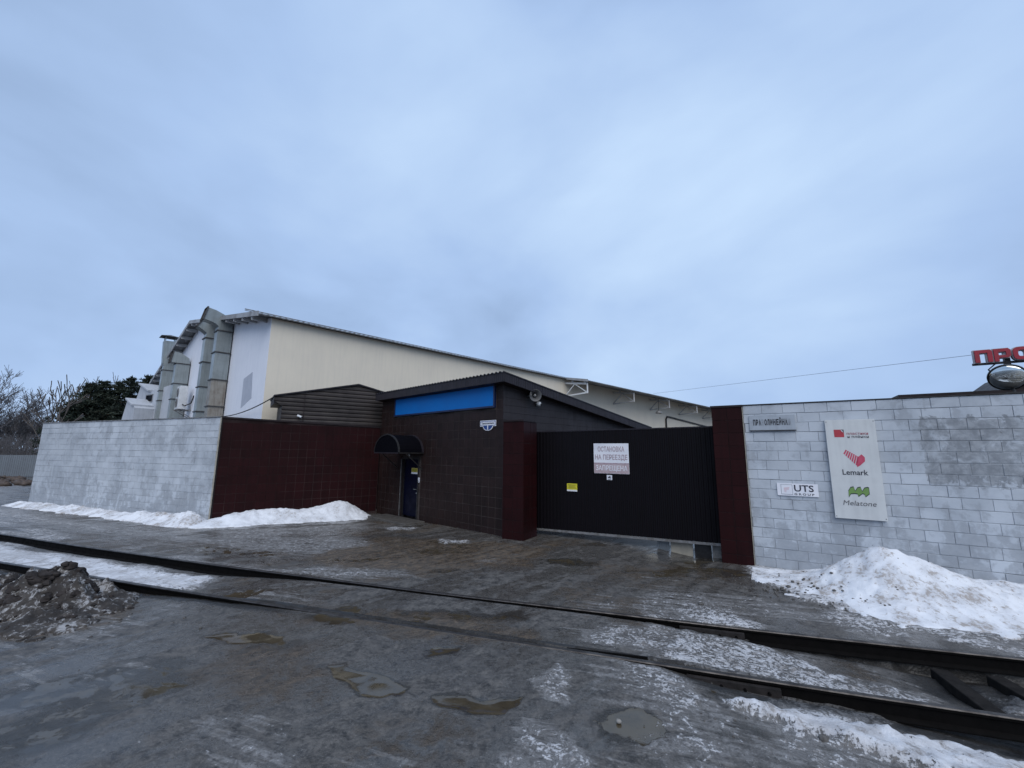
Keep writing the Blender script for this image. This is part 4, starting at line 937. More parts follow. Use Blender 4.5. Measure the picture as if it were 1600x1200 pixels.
for k in range(8):       # striped heart of slanted bars
    xa = .31 + k * .036; w_ = .024 if k < 7 else .085
    lo_, hi_ = .345 + k * .0135, .305 + k * .017
    if k == 6: hi_ = .375
    b = MB()
    if k < 7: b.prism([(bx(xa), bzf(.36 + k * .0185 - .012)), (bx(xa + w_), bzf(.36 + k * .0185)), (bx(xa + w_ + .055), bzf(.315 + k * .0105 + (.0 if k < 5 else .004))), (bx(xa + .055), bzf(.309 + k * .0105))], YF - 0.002, YF + 0.0013)
    else: b.prism([(bx(.55), bzf(.485)), (bx(.555), bzf(.42)), (bx(.60), bzf(.38)), (bx(.665), bzf(.355)), (bx(.72), bzf(.385)), (bx(.715), bzf(.425)), (bx(.62), bzf(.465))], YF - 0.002, YF + 0.0013)
    b.build('heart_bar', 'logo_pink', sb)
fit_text('Lemark', Hb * 0.075, 'letter_dark', sb, bx(.49), bzf(.540), YF - 0.001, W_ * 0.50, bold=0.0015)
def waves(g, y0, y1, mat, nm):
    pts = []
    for k in range(3):
        x0 = .30 + k * .135; pts += [(bx(x0 + .02), bzf(.725 - g)), (bx(x0 + .07), bzf(.690 - g)), (bx(x0 + .13), bzf(.683 - g))]
    pts += [(bx(.72) + g * W_, bzf(.688 - g)), (bx(.72) + g * W_, bzf(.745 + g))]
    for k in (2, 1, 0):
        x0 = .30 + k * .135; pts += [(bx(x0 + .15), bzf(.745 + g)), (bx(x0 + .07), bzf(.775 + g)), (bx(x0 + .055), bzf(.750 + g))] if k else [(bx(x0 + .13), bzf(.747 + g)), (bx(x0 + .06), bzf(.752 + g)), (bx(x0 + .015), bzf(.785 + g))]
    b = MB(); b.prism(pts, y0, y1).build(nm, mat, sb)
waves(.006, YF - 0.001, YF + 0.0013, 'letter_dark', 'wave_outline'); waves(-.003, YF - 0.0035, YF - 0.0012, 'logo_green', 'wave_logo')
fit_text('Melatone', Hb * 0.068, 'letter_grey', sb, bx(.50), bzf(.845), YF - 0.001, W_ * 0.64, bold=0.0, shear=0.2)
for (f1, f2) in ((.03, .02), (.97, .02), (.03, .98), (.97, .98)):
    MB().lathe([(0.008, 0), (0.007, 0.004), (0, 0.005)], 8, (bx(f1), -0.0752, bzf(f2)), (0, -1, 0)).build('screw', 'steel_dark', sb)

v4 = [ru(1213.5, 755), ru(1279.5, 775.5)]
uu0, uu1, uz1, uz0 = v4[0][0], v4[1][0], ru(1246, 755.5)[1], ru(1246, 775)[1]
ut = thing('name_plate', 'small white UTS GROUP plate left of the tall board', 'sign', (RWA.x, RWA.y, 0), RANG)
MB().box(uu0, uu1, -0.03, -0.012, uz0, uz1).build('plate', 'sign_bright', ut); w_ = uu1 - uu0; h_ = uz1 - uz0
lx = uu0 + w_ * 0.24; lz_ = (uz0 + uz1) / 2; lr = h_ * 0.40
MB().box(lx - lr, lx + lr, -0.032, -0.0302, lz_ - lr, lz_ + lr).build('logo_frame', 'letter_faint', ut); MB().box(lx - lr + 0.008, lx + lr - 0.008, -0.034, -0.0322, lz_ - lr + 0.008, lz_ + lr - 0.008).build('logo_ground', 'sign_bright', ut)
MB().prism([(lx - lr * .5, lz_ + lr * .35), (lx + lr * .5, lz_ + lr * .5), (lx + lr * .35, lz_ - lr * .05), (lx - lr * .05, lz_ - lr * .1), (lx - lr * .1, lz_ - lr * .6), (lx - lr * .45, lz_ - lr * .5)], -0.0365, -0.0342).build('logo_mark', 'logo_pale_pink', ut)
fit_text('UTS', h_ * 0.72, 'letter_dark', ut, uu0 + w_ * 0.655, uz0 + h_ * 0.60, -0.0315, w_ * 0.47, bold=0.003)
fit_text('GROUP', h_ * 0.22, 'letter_dark', ut, uu0 + w_ * 0.655, uz0 + h_ * 0.15, -0.0315, w_ * 0.48, spacing=1.5, bold=0.001)
sp0 = ru(1170, 650); sp1 = ru(1243.5, 672.5); su0, su1 = sp0[0], sp1[0]; sz1 = ru(1206, 649)[1]; sz0 = ru(1206, 672)[1]
st = thing('street_name_plate', 'old grey street name plate with worn black letters by the right gate post', 'sign', (RWA.x, RWA.y, 0), RANG)
MB().box(su0, su1, -0.04, -0.012, sz0, sz1).build('plate', 'sign_old', st)
MB().box(su0 - 0.01, su1 + 0.01, -0.045, -0.012, sz0 - 0.02, sz0 - 0.001).build('lower_edge', 'steel_dark', st)
sm_ = (sz0 + sz1) / 2; sw = su1 - su0; lh = (sz1 - sz0) * 0.50
lett = 'ПРАВОЛИНЕЙНАЯ'; faint = {3, 12}
for i, ch in enumerate(lett):
    fit_text(ch, lh, 'letter_faint' if i in faint else 'letter_worn', st, su0 + sw * (0.10 + 0.064 * i + 0.012), sm_, -0.0425, sw * 0.052, bold=0.008, name='letter')

# ------------------------------------------------------------------ main warehouse
va = ray(425, 497); va2 = Vector((va.x, va.y)); DIST = 20.5
MC = va2.normalized() * DIST; EZ = CAM_H + va.z / va2.length * DIST
AL, AG = 45.1, -42.0
dL, dG = dirv(AL), dirv(AG)
W3 = lambda s, t, z: (MC.x + dG.x * s + dL.x * t, MC.y + dG.y * s + dL.y * t, z)   # s along the gable (negative = left), t along the long side
RS, RZ = onp(316, 500, MC, AG); LS, LZ = onp(238, 615, MC, AG)
RZ -= 0.35; LZ -= 0.1
wh = thing('warehouse', 'large warehouse with white gable, yellow long side and grey sheet roof', 'building', (0, 0, 0))
LONG = 62.0
b = MB(); gl = [(0, -0.3), (0, EZ), (RS, RZ), (LS + 1.0, LZ), (LS + 1.0, -0.3)]
b.add([W3(s, 0, z) for s, z in gl] + [W3(s, 0.3, z) for s, z in gl], [(0, 1, 2, 3, 4), (9, 8, 7, 6, 5)] + [(i, (i + 1) % 5, (i + 1) % 5 + 5, i + 5) for i in range(5)]).build('gable_wall', 'white_wall', wh)
MB().hexa([W3(0.003, 0.003, -0.3), W3(0.003, LONG, -0.3), W3(-0.3, LONG, -0.3), W3(-0.3, 0.31, -0.3)], [W3(0.003, 0.003, EZ), W3(0.003, LONG, EZ), W3(-0.3, LONG, EZ), W3(-0.3, 0.31, EZ)]).build('side_wall', 'yellow_wall', wh)
MB().hexa([W3(LS + 1.0, 0.31, -0.3), W3(LS + 1.3, 0.31, -0.3), W3(LS + 1.3, LONG, -0.3), W3(LS + 1, LONG, -0.3)], [W3(LS + 1.0, 0.31, LZ), W3(LS + 1.3, 0.31, LZ), W3(LS + 1.3, LONG, LZ), W3(LS + 1.0, LONG, LZ)]).build('back_wall', 'white_wall', wh)
# grey repaired patch on the gable
gp = lambda px, py, off=0.0: onp(px, py, MC, AG, off)
pp = [gp(381, 592), gp(395, 581), gp(393, 622), gp(376, 638)]
b = MB(); b.add([W3(s, -0.005, z) for s, z in pp] + [W3(s, 0.01, z) for s, z in pp], [(0, 1, 2, 3)[::-1], (0, 1, 2, 3)] [0:1] + [(0, 1, 5, 4), (1, 2, 6, 5), (2, 3, 7, 6), (3, 0, 4, 7)]).build('repair_patch', 'grey_patch', wh)
# roof: two sheets with corrugated edges; front canopy part at the far right
OVG = 0.62; EO = 0.35; T = 0.10
sr = (EZ - RZ) / (0 - RS)        # slope of the right side per metre
zr = lambda s: EZ + sr * s + 0.06
sl_ = (RZ - LZ) / (RS - LS); zl = lambda s: RZ + sl_ * (s - RS) + 0.06
TSTEP = onp(880, 592, MC, AL)[0]
def roof_sheet(name, s0, s1, zf_, t0, t1, pitch=0.24, mat='roof_metal'):
    n = int((t1 - t0) / pitch * 2) + 1; vs = []
    for i in range(n):
        t = t0 + (t1 - t0) * i / (n - 1); dz = 0.035 * (i % 2)
        vs += [W3(s0, t, zf_(s0) + dz), W3(s1, t, zf_(s1) + dz), W3(s0, t, zf_(s0) + dz - 0.05), W3(s1, t, zf_(s1) + dz - 0.05)]
    fs = []
    for i in range(n - 1):
        a, c_ = 4 * i, 4 * i + 4; fs += [(a, a + 1, c_ + 1, c_), (a + 2, c_ + 2, c_ + 3, a + 3), (a + 1, a + 3, c_ + 3, c_ + 1), (a, c_, c_ + 2, a + 2)]
    e = 4 * (n - 1); fs += [(0, 2, 3, 1), (e, e + 1, e + 3, e + 2)]
    return MB().add(vs, fs).build(name, mat, wh)
roof_sheet('roof_sheet', RS, EO, zr, -OVG, LONG); roof_sheet('roof_sheet', LS - 0.2, RS - 0.01, zl, -OVG, LONG)
CANW = 2.3
roof_sheet('canopy_roof', EO + 0.02, CANW, lambda s: zr(s) - 0.02, TSTEP, LONG, mat='roof_metal')
b = MB(); b.hexa([W3(EO, TSTEP - 0.06, zr(EO) - 0.10), W3(CANW, TSTEP - 0.06, zr(CANW) - 0.10), W3(CANW, TSTEP, zr(CANW) - 0.10), W3(EO, TSTEP, zr(EO) - 0.10)], [W3(EO, TSTEP - 0.06, zr(EO) + 0.08), W3(CANW, TSTEP - 0.06, zr(CANW) + 0.08), W3(CANW, TSTEP, zr(CANW) + 0.08), W3(EO, TSTEP, zr(EO) + 0.08)]).build('canopy_edge', 'roof_edge', wh)
# verge boards and purlin tails on the gable overhang
for (sa, sb_, zf_) in ((RS, EO, zr), (LS - 0.2, RS, zl)):
    b = MB(); b.hexa([W3(sa, -OVG - 0.05, zf_(sa) - 0.12), W3(sb_, -OVG - 0.05, zf_(sb_) - 0.12), W3(sb_, -OVG - 0.003, zf_(sb_) - 0.12), W3(sa, -OVG - 0.003, zf_(sa) - 0.12)],
                     [W3(sa, -OVG - 0.05, zf_(sa) + 0.10), W3(sb_, -OVG - 0.05, zf_(sb_) + 0.10), W3(sb_, -OVG - 0.003, zf_(sb_) + 0.10), W3(sa, -OVG - 0.003, zf_(sa) + 0.10)]).build('verge_board', 'roof_edge', wh)
    n = int(abs(sb_ - sa) / 1.5)
    for i in range(n + 1):
        s_ = sa + (sb_ - sa) * (i + 0.35) / (n + 1); zz_ = zf_(s_) - 0.055
        MB().hexa([W3(s_ - .06, -OVG, zz_ - 0.2), W3(s_ + .06, -OVG, zz_ - 0.2), W3(s_ + .06, -0.01, zz_ - 0.2), W3(s_ - .06, -0.01, zz_ - 0.2)], [W3(s_ - .06, -OVG, zz_), W3(s_ + .06, -OVG, zz_), W3(s_ + .06, -0.01, zz_), W3(s_ - .06, -0.01, zz_)]).build('purlin_tail', 'purlin', wh)
# snow guard rail along the eave
b = MB(); sg = -0.55; b.tube([W3(sg, -OVG - 0.3, zr(sg) + 0.16), W3(sg, LONG, zr(sg) + 0.16)], 0.022, 6).tube([W3(sg, -OVG - 0.3, zr(sg) + 0.10), W3(sg, LONG, zr(sg) + 0.10)], 0.015, 6)
t = 0.2
while t < LONG: b.bar(W3(sg, t, zr(sg)), W3(sg, t, zr(sg) + 0.17), 0.03); t += 2.0
b.build('snow_guard', 'steel_grey', wh)
# cantilever trusses under the canopy
def truss(t, mat):
    tr = thing('truss_dummy', None, None); COL.objects.unlink(tr); bpy.data.objects.remove(tr)
    za = zr(0.2) - 0.35; b = MB(); s1 = CANW - 0.25; zb_ = zr(s1) - 0.25; zc = za - 1.05
    b.bar(W3(0.01, t, za), W3(s1, t, zb_), 0.12, 0.14); b.bar(W3(0.01, t, zc), W3(s1, t, zc + 0.12), 0.10, 0.10); b.bar(W3(s1, t, zc + 0.06), W3(s1, t, zb_ + .04), 0.10, 0.12)
    mid = s1 * 0.45; zm_ = za + (zb_ - za) * 0.45
    b.bar(W3(0.05, t, zc + .05), W3(mid, t, zm_ - .04), 0.07); b.bar(W3(mid, t, zm_ - .04), W3(s1 - .05, t, zc + 0.15), 0.07)
    for f in (0.35, 0.9): b.bar(W3(s1 * f, t, za + (zb_ - za) * f + 0.05), W3(s1 * f, t, zr(s1 * f) - 0.06), 0.16, 0.16)
    return b.build('canopy_truss', mat, wh)
truss(TSTEP + 0.25, 'white_paint')
for i in range(1, 6): truss(TSTEP + 0.25 + i * 7.2, 'purlin')
# pipe and lamp on the yellow side
dpt, dpz = onp(1040, 668, MC, AL); _, dpz1 = onp(1040, 651, MC, AL); t2, z2 = onp(1110, 664, MC, AL)
MB().tube([W3(0.10, dpt, dpz - 3), W3(0.10, dpt, dpz1 - 0.3), W3(0.10, dpt + 0.35, dpz1), W3(0.10, dpt + 0.8, dpz1), W3(0.10, t2 + 8, z2 - 0.8)], 0.09, 8).build('pipe', 'steel_dark', wh)
lt_, lzz = onp(1031, 645, MC, AL, -CANW + .2)
fld = thing('yard_lamp', 'grey floodlight hanging under the warehouse canopy', 'lamp', (0, 0, 0))
MB().lathe([(0.0, 0.22), (0.16, 0.20), (0.28, 0.08), (0.32, 0.0), (0.28, -0.05), (0.0, -0.06)], 16, W3(CANW - .35, lt_, lzz), (0, 0, 1)).build('head', 'steel_grey', fld, smooth=True)
MB().bar(W3(CANW - .35, lt_, lzz + .2), W3(CANW - .35, lt_, zr(CANW - .35) - 0.3), 0.05).build('stem', 'steel_dark', fld)

# ------------------------------------------------------------------ ducts on the gable
def sweep_rect(path, w0, nrm, dep, name, mat, parent):
    """rectangular duct swept along a path of (out, z) in the plane square to the gable; w0 = (s0, s1) along the gable"""
    b = MB(); vs = []; n = len(path)
    for i, (o, z) in enumerate(path):
        a = path[max(i - 1, 0)]; c_ = path[min(i + 1, n - 1)]; d = Vector((c_[0] - a[0], c_[1] - a[1])).normalized(); pn = Vector((-d.y, d.x)) * dep / 2
        for (s_, sg_) in ((w0[0], -1), (w0[1], -1), (w0[1], 1), (w0[0], 1)): vs.append(W3(s_, -(o + pn.x * sg_), z + pn.y * sg_))
    fs = [(4 * i + k, 4 * i + (k + 1) % 4, 4 * i + 4 + (k + 1) % 4, 4 * i + 4 + k) for i in range(n - 1) for k in range(4)] + [(3, 2, 1, 0)]
    return b.add(vs, fs).build(name, mat, parent)
def duct(label, s0, wdt, zlow, path, mats, flz, dep=0.62, mouth=True):
    """vertical shaft then `path` of (out,z) points; flz = heights of flanges"""
    r = thing('ventilation_duct', label, 'duct', W3(s0, -0.4, 0)[:2]); r.location = (0, 0, 0)
    w0 = (s0 - wdt, s0); oc = 0.06 + dep / 2
    zs = [zlow] + flz
    for i in range(len(zs) - 1):
        sweep_rect([(oc, zs[i]), (oc, zs[i + 1] - 0.002)], w0, None, dep, 'duct_section', mats[i % len(mats)], r)
    for z in flz[:-1] + [flz[-1]]:
        b = MB(); e_ = 0.045
        b.hexa([W3(w0[0] - e_, -(0.06 - 0.03), z - 0.03), W3(w0[1] + e_, -(0.06 - 0.03), z - 0.03), W3(w0[1] + e_, -(oc + dep / 2 + e_), z - 0.03), W3(w0[0] - e_, -(oc + dep / 2 + e_), z - 0.03)],
               [W3(w0[0] - e_, -(0.06 - 0.03), z + 0.03), W3(w0[1] + e_, -(0.06 - 0.03), z + 0.03), W3(w0[1] + e_, -(oc + dep / 2 + e_), z + 0.03), W3(w0[0] - e_, -(oc + dep / 2 + e_), z + 0.03)]).build('flange', 'flange', r)
    top = sweep_rect([(oc, flz[-1])] + path, w0, None, dep, 'elbow', mats[-1], r)
    if mouth:
        (o0, z0_), (o1, z1_) = path[-2], path[-1]; d = Vector((o1 - o0, z1_ - z0_)).normalized()
        sweep_rect([(o1 + d.x * .002, z1_ + d.y * .002), (o1 + d.x * 0.07, z1_ + d.y * 0.07)], (w0[0] - 0.04, w0[1] + 0.04), None, dep + 0.08, 'mouth_frame', 'flange', r)
    return r
ds1, dz1 = gp(365.5, 521); ds2, dz2 = gp(345, 531); ds3, dz3 = gp(298.5, 571); ds4, dz4 = gp(275, 580)
def outz(px, py, s_):            # (out, z) of a pixel on the plane square to the gable at s_
    A = Vector(W3(s_, 0, 0)[:2]); a_, z_ = onp(px, py, A, AL); return -a_, z_
def path_for(s_, pix):
    r_ = [outz(*p, s_) for p in pix]; print('DUCT', round(s_, 2), [(round(a, 2), round(c, 2)) for a, c in r_]); return r_
fz = lambda pxs, s_: sorted(outz(px, py, s_)[1] for px, py in pxs)
duct('rusty galvanised duct nearest the yellow corner of the warehouse gable', ds1, 0.62, 2.5, path_for(ds1, [(353, 508), (345, 499), (334, 493), (323, 489)]), ['galv_rusty', 'galv_rusty', 'galv', 'galv'], fz([(352, 636), (356, 595), (361, 553), (365, 520)], ds1), 0.66)
duct('clean galvanised duct second from the yellow corner of the gable', ds2, 0.62, 2.5, path_for(ds2, [(334, 519), (326, 510), (316, 503)]), ['galv'], fz([(330, 644), (334, 606), (339, 568), (344, 531)], ds2), 0.66)
duct('galvanised duct behind the air conditioner on the gable', ds3, 0.66, 2.5, path_for(ds3, [(287, 564), (279, 559), (270, 557)]), ['galv'], fz([(292, 625), (295, 601), (298, 570)], ds3), 0.75)
r4 = duct('leftmost galvanised duct on the gable, turned into a capped chimney', ds4, 0.66, 2.5, path_for(ds4, [(266, 572), (264, 566), (264.5, 558), (266.5, 533)]), ['galv'], fz([(268, 627), (271, 612), (274, 580)], ds4), 0.75, mouth=False)
o4, z4 = outz(267, 531, ds4)
b = MB(); c4 = W3(ds4 - 0.33, -o4, z4); b.add([W3(ds4 - 0.33 + a, -(o4 + c_), z4 + 0.22) for a, c_ in ((-.62, -.62), (.62, -.62), (.62, .62), (-.62, .62))] + [W3(ds4 - 0.33, -o4, z4 + 0.45)], [(3, 2, 1, 0), (0, 1, 4), (1, 2, 4), (2, 3, 4), (3, 0, 4)]).build('chimney_cap', 'flange', r4)
b = MB()
for a, c_ in ((-.3, -.3), (.3, -.3), (.3, .3), (-.3, .3)): b.bar(W3(ds4 - .33 + a, -(o4 + c_), z4 - 0.1), W3(ds4 - .33 + a, -(o4 + c_), z4 + 0.23), 0.04)
b.build('cap_leg', 'galv', r4)
# air conditioner on brackets
as_, az_ = gp(299, 640); _, azt = gp(300, 606)
ac = thing('air_conditioner', 'white air conditioner outdoor unit on brackets against the gable', 'air conditioner', (0, 0, 0))
AO = 0.30; aw, ad = 1.0, 0.42
ah = max(0.8, min(1.6, azt - az_))
MB().hexa([W3(as_ - aw, -AO, az_), W3(as_, -AO, az_), W3(as_, -AO - ad, az_), W3(as_ - aw, -AO - ad, az_)], [W3(as_ - aw, -AO, az_ + ah), W3(as_, -AO, az_ + ah), W3(as_, -AO - ad, az_ + ah), W3(as_ - aw, -AO - ad, az_ + ah)]).build('case', 'white_paint', ac, bevel=0.02)
for zz_ in (0.28, 0.72):
    b = MB(); c_ = Vector(W3(as_ - aw * 0.55, -AO - ad - 0.004, az_ + ah * zz_)); b.lathe([(ah * .20, 0.0), (ah * .20, 0.03), (ah * .18, 0.03), (ah * .18, 0.0)], 18, c_, (-dL.x, -dL.y, 0)).build('fan_ring', 'steel_grey', ac)
    MB().lathe([(ah * .17, 0.01), (0.0, 0.012)], 18, c_, (-dL.x, -dL.y, 0)).build('fan_grille', 'steel_dark', ac)
for k in range(2): MB().box(0, 0.01, 0, 0.01, 0, 0.01) ; 
b = MB()
for s_ in (as_ - 0.12, as_ - aw + 0.12): b.bar(W3(s_, 0.0, az_ - 0.04), W3(s_, -AO - ad - 0.08, az_ - 0.04), 0.06).bar(W3(s_, 0, az_ - 0.5), W3(s_, -AO - ad, az_ - 0.06), 0.045)
b.build('bracket', 'steel_grey', ac)
MB().tube([W3(as_ + 0.02, -AO - 0.2, az_ + 0.3), W3(as_ + 0.2, -AO - 0.1, az_ + 0.2), W3(as_ + 0.3, -0.1, az_ + 0.4), W3(as_ + 0.3, -0.02, az_ + 0.9)], 0.035, 6).build('hose', 'steel_dark', ac)
# black service cable from the gable to the shed
ca0 = Vector(W3(*[gp(346, 651)[0]], -0.05, gp(346, 651)[1])); ca1 = shed.location + Vector((0, 0, 0)); a_ = math.radians(RWANG)
ca1 = Vector((shed.location.x + math.cos(a_) * sl[0], shed.location.y + math.sin(a_) * sl[0], sl[1] - 0.08))
def sag(p, q, s_, n=16): return [Vector(p).lerp(Vector(q), i / n) - Vector((0, 0, s_ * 4 * (i / n) * (1 - i / n))) for i in range(n + 1)]
tag(MB().tube(sag(ca0, ca1, 0.18), 0.022, 6).build('service_cable', 'cable'), 'thin black cable slung from the warehouse gable to the shed roof', 'cable')

# ------------------------------------------------------------------ wires
def far_pt(px, py, y): v = ray(px, py); t = y / v.y; return Vector((v.x * t, v.y * t, v.z * t + CAM_H))
tag(MB().tube(sag(W3(CANW, onp(985, 600, MC, AL)[0], zr(CANW) + 0.1), far_pt(1640, 540, 14), 0.0), 0.009, 6).build('overhead_wire', 'cable_pale'), 'thin overhead wire crossing the sky to the right', 'wire')
tag(MB().tube(sag(far_pt(-40, 611, 60), far_pt(100, 631, 42), 0.1), 0.03, 5).build('overhead_wire', 'cable_pale'), 'thin overhead wire behind the bare trees at left', 'wire')

# ------------------------------------------------------------------ building with red letters behind the right wall
rb = thing('low_building', 'low dark-roofed building peeping over the right block wall', 'building', (0, 0, 0))
LO = Vector(far_pt(1404, 620, 13.5)[:2]); LRA = -31.6
lr = lambda px, py, off=0: onp(px, py, LO, LRA, off)
z_top = lr(1404, 617)[1]; e_u = lr(1578, 614)[0]
def in_frame(root, A, ang): root.location = (A.x, A.y, 0); root.rotation_euler = (0, 0, math.radians(ang))
in_frame(rb, LO, LRA)
MB().box(0.25, 8.6, 0.3, 6, 0, z_top - 0.12).build('wall', 'pale_render', rb); MB().box(0, 8.9, 0.0, 6.3, z_top - 0.119, z_top).build('roof', 'dark_brown', rb)
g0 = lr(1576, 618)[0]; g1 = lr(1612, 580)
MB().prism([(g0, z_top + 0.001), (g0 + 3.2, z_top + 0.001), (g0 + 3.2, g1[1] + 0.5), (g1[0] + .3, g1[1] + 0.2)], 0.3, 4.0).build('roof_gable', 'dark_brown', rb)
rl = thing('roof_letters', 'red raised roof letters reading ПРО at the right picture edge', 'sign', (0, 0, 0)); in_frame(rl, LO, LRA)
t0, t1 = lr(1519, 549), lr(1520, 568); lH = t0[1] - t1[1]
for i, (ch, pa, pb, py0, py1) in enumerate((('П', 1519, 1546, 549, 568), ('Р', 1549, 1575, 546.5, 566), ('О', 1579, 1607, 543.5, 563))):
    ua, ub = lr(pa, 558)[0], lr(pb, 556)[0]; zA, zB = lr((pa + pb) / 2, py0)[1], lr((pa + pb) / 2, py1)[1]; H_ = zA - zB
    z_c = (zA + zB) / 2
    W1 = ub - ua; st_ = W1 * 0.27; sh = H_ * 0.24
    def outl(g):
        L_ = []
        x0_, x1_, zlo, zhi = ua - g, ub + g, zB - g, zA + g
        if ch == 'П': L_ = [[(x0_, zlo), (ua + st_ + g, zlo), (ua + st_ + g, zA - sh - g), (ub - st_ - g, zA - sh - g), (ub - st_ - g, zlo), (x1_, zlo), (x1_, zhi - H_ * .12), (x1_ - W1 * .12, zhi), (x0_, zhi)]]
        if ch == 'Р': L_ = [[(x0_, zlo), (ua + st_ + g, zlo), (ua + st_ + g, zhi), (x0_, zhi)], [(ua + st_ + g, zA - sh - g), (ub - st_, zA - sh - g), (x1_, zhi - H_ * .15), (x1_ - W1 * .14, zhi), (ua + st_ + g, zhi)], [(ua + st_ + g, zB + H_ * .28 - g), (x1_ - W1 * .14, zB + H_ * .28 - g), (x1_, zB + H_ * .42), (ub - st_, zB + H_ * .28 + sh * .8 + g), (ua + st_ + g, zB + H_ * .28 + sh * .8 + g)], [(ub - st_ - g, zB + H_ * .28 + sh * .8 + g), (ub - st_ , zB + H_ * .28 + sh * .8 + g), (x1_, zB + H_ * .42), (x1_, zhi - H_ * .15), (ub - st_, zA - sh - g), (ub - st_ - g, zA - sh - g)]]
        if ch == 'О':
            cx_, cz_ = (ua + ub) / 2, z_c; rx, rz_ = W1 / 2 + g, H_ / 2 + g; ix, iz_ = W1 / 2 - st_ - g, H_ / 2 - sh - g
            f = lambda a, r1, r2: (cx_ + r1 * math.copysign(abs(math.cos(a)) ** .6, math.cos(a)), cz_ + r2 * math.copysign(abs(math.sin(a)) ** .6, math.sin(a)))
            for k in range(20):
                a0, a1 = 2 * math.pi * k / 20, 2 * math.pi * (k + 1) / 20; L_.append([f(a0, ix, iz_), f(a0, rx, rz_), f(a1, rx, rz_), f(a1, ix, iz_)])
        return L_
    b = MB(); [b.prism(q, -0.16, -0.04) for q in outl(0.018)]; lo = b.build('letter_rim', 'letter_rim', rl)
    b = MB(); [b.prism(q, -0.20, -0.162) for q in outl(0.0)]; b.build('letter', 'red_letter', rl)
uA, uB = lr(1519, 566)[0], lr(1640, 560)[0]; zA = lr(1519, 569)[1]; zB = lr(1607, 562.5)[1]
MB().bar((uA, 0.02, zA - 0.02), (uB, 0.02, zB + (zB - zA) * 0.3 - 0.02), 0.05, 0.07).build('base_beam', 'steel_dark', rl)
uP = lr(1574, 560)[0]; MB().bar((uP, 0.06, z_top + 0.002), (uP, 0.06, lr(1574, 550)[1]), 0.12).build('support_post', 'steel_dark', rl)
uP2 = uB - 0.2; MB().bar((uP2, 0.06, z_top + 0.002), (uP2, 0.06, zB + 0.1), 0.12).build('support_post', 'steel_dark', rl)
uQ = lr(1549, 575)[0]; MB().tube([(uQ + .15, 0.05, zA), (uQ - 0.05, 0.05, zA - 0.2), (uQ + 0.1, 0.08, zA - 0.55)], 0.02, 6).build('feed_cable', 'cable', rl)
# convex mirror on the wall
MO = 0.12; mu, mz = onp(1574.5, 590, RWA, RANG, MO)
cmr = thing('convex_mirror', 'round convex traffic mirror above the right block wall', 'mirror', (RWA.x, RWA.y, 0), RANG)
ax = Vector((-0.30, -1, -0.55)).normalized(); R_ = 0.245; c0 = Vector((mu, MO, mz))
MB().lathe([(R_, -0.03), (R_ * .985, 0.0), (R_ * .85, 0.03), (R_ * .6, 0.06), (R_ * .3, 0.077), (0, 0.083)], 36, c0, ax).build('mirror_dome', 'mirror', cmr, smooth=True)
MB().lathe([(R_ * .985, 0.002), (R_ * 1.0, 0.010), (R_ * 1.03, 0.006), (R_ * 1.035, -0.03), (R_ * .9, -0.07), (0, -0.09)], 36, c0, ax).build('rim', 'steel_dark', cmr, smooth=True)
b = MB(); b.tube([c0 - ax * 0.07, (mu + 0.06, MO + 0.09, mz - 0.05), (mu + 0.08, MO + 0.08, WALLH + 0.03)], 0.022, 8); b.bar((mu - 0.02, MO + 0.08, WALLH + 0.036), (mu + 0.18, MO + 0.08, WALLH + 0.036), 0.12, 0.025).build('bracket', 'steel_dark', cmr)

# ------------------------------------------------------------------ pale outbuilding left of the warehouse
ob = thing('outbuilding', 'pale grey rendered outbuilding with stepped gables left of the warehouse', 'building', (0, 0, 0))
OB = Vector(far_pt(222, 640, 33)[:2]); OA = -30.0; in_frame(ob, OB, OA)
oo_ = lambda px, py, off=0: onp(px, py, OB, OA, off)
q = [oo_(204, 648), oo_(221, 601), oo_(236, 612), oo_(262, 606)]
MB().prism([(q[0][0], 0), (oo_(262, 640)[0], 0), (oo_(262, 640)[0], q[2][1] + .3), (q[2][0], q[2][1]), (q[1][0], q[1][1]), (q[0][0] + 0.0, q[0][1])], 0.0, 9.0).build('main_block', 'pale_render', ob)
q2 = [oo_(190, 655, -1.2), oo_(199.5, 624, -1.2), oo_(209, 634, -1.2)]
MB().prism([(q2[0][0], 0), (q2[2][0] + .2, 0), (q2[2][0] + .2, q2[2][1] - .15), (q2[2][0], q2[2][1]), (q2[1][0], q2[1][1]), (q2[0][0], q2[0][1])], -1.2, 3.0).build('porch_block', 'pale_render', ob)
def slab(p, q_, y0, y1, nm, mat, t=0.12):
    MB().hexa([(p[0], y0, p[1] + .004), (q_[0], y0, q_[1] + .004), (q_[0], y1, q_[1] + .004), (p[0], y1, p[1] + .004)], [(p[0], y0, p[1] + t), (q_[0], y0, q_[1] + t), (q_[0], y1, q_[1] + t), (p[0], y1, p[1] + t)]).build(nm, mat, ob)
slab(q[1], q[2], -0.2, 9.1, 'roof', 'pale_render'); slab(q2[1], q2[2], -1.35, 3, 'porch_roof', 'pale_render')
ow0, oz1 = oo_(229, 617); ow1, oz0 = oo_(238, 628)
wn = MB().box(ow0, ow1, -0.03, 0.02, oz0, oz1).build('window', 'steel_grey', ob); MB().box(ow0 + .08, ow1 - .08, -0.04, -0.031, oz0 + .08, oz1 - .08).build('pane', 'glaze_dark', wn)

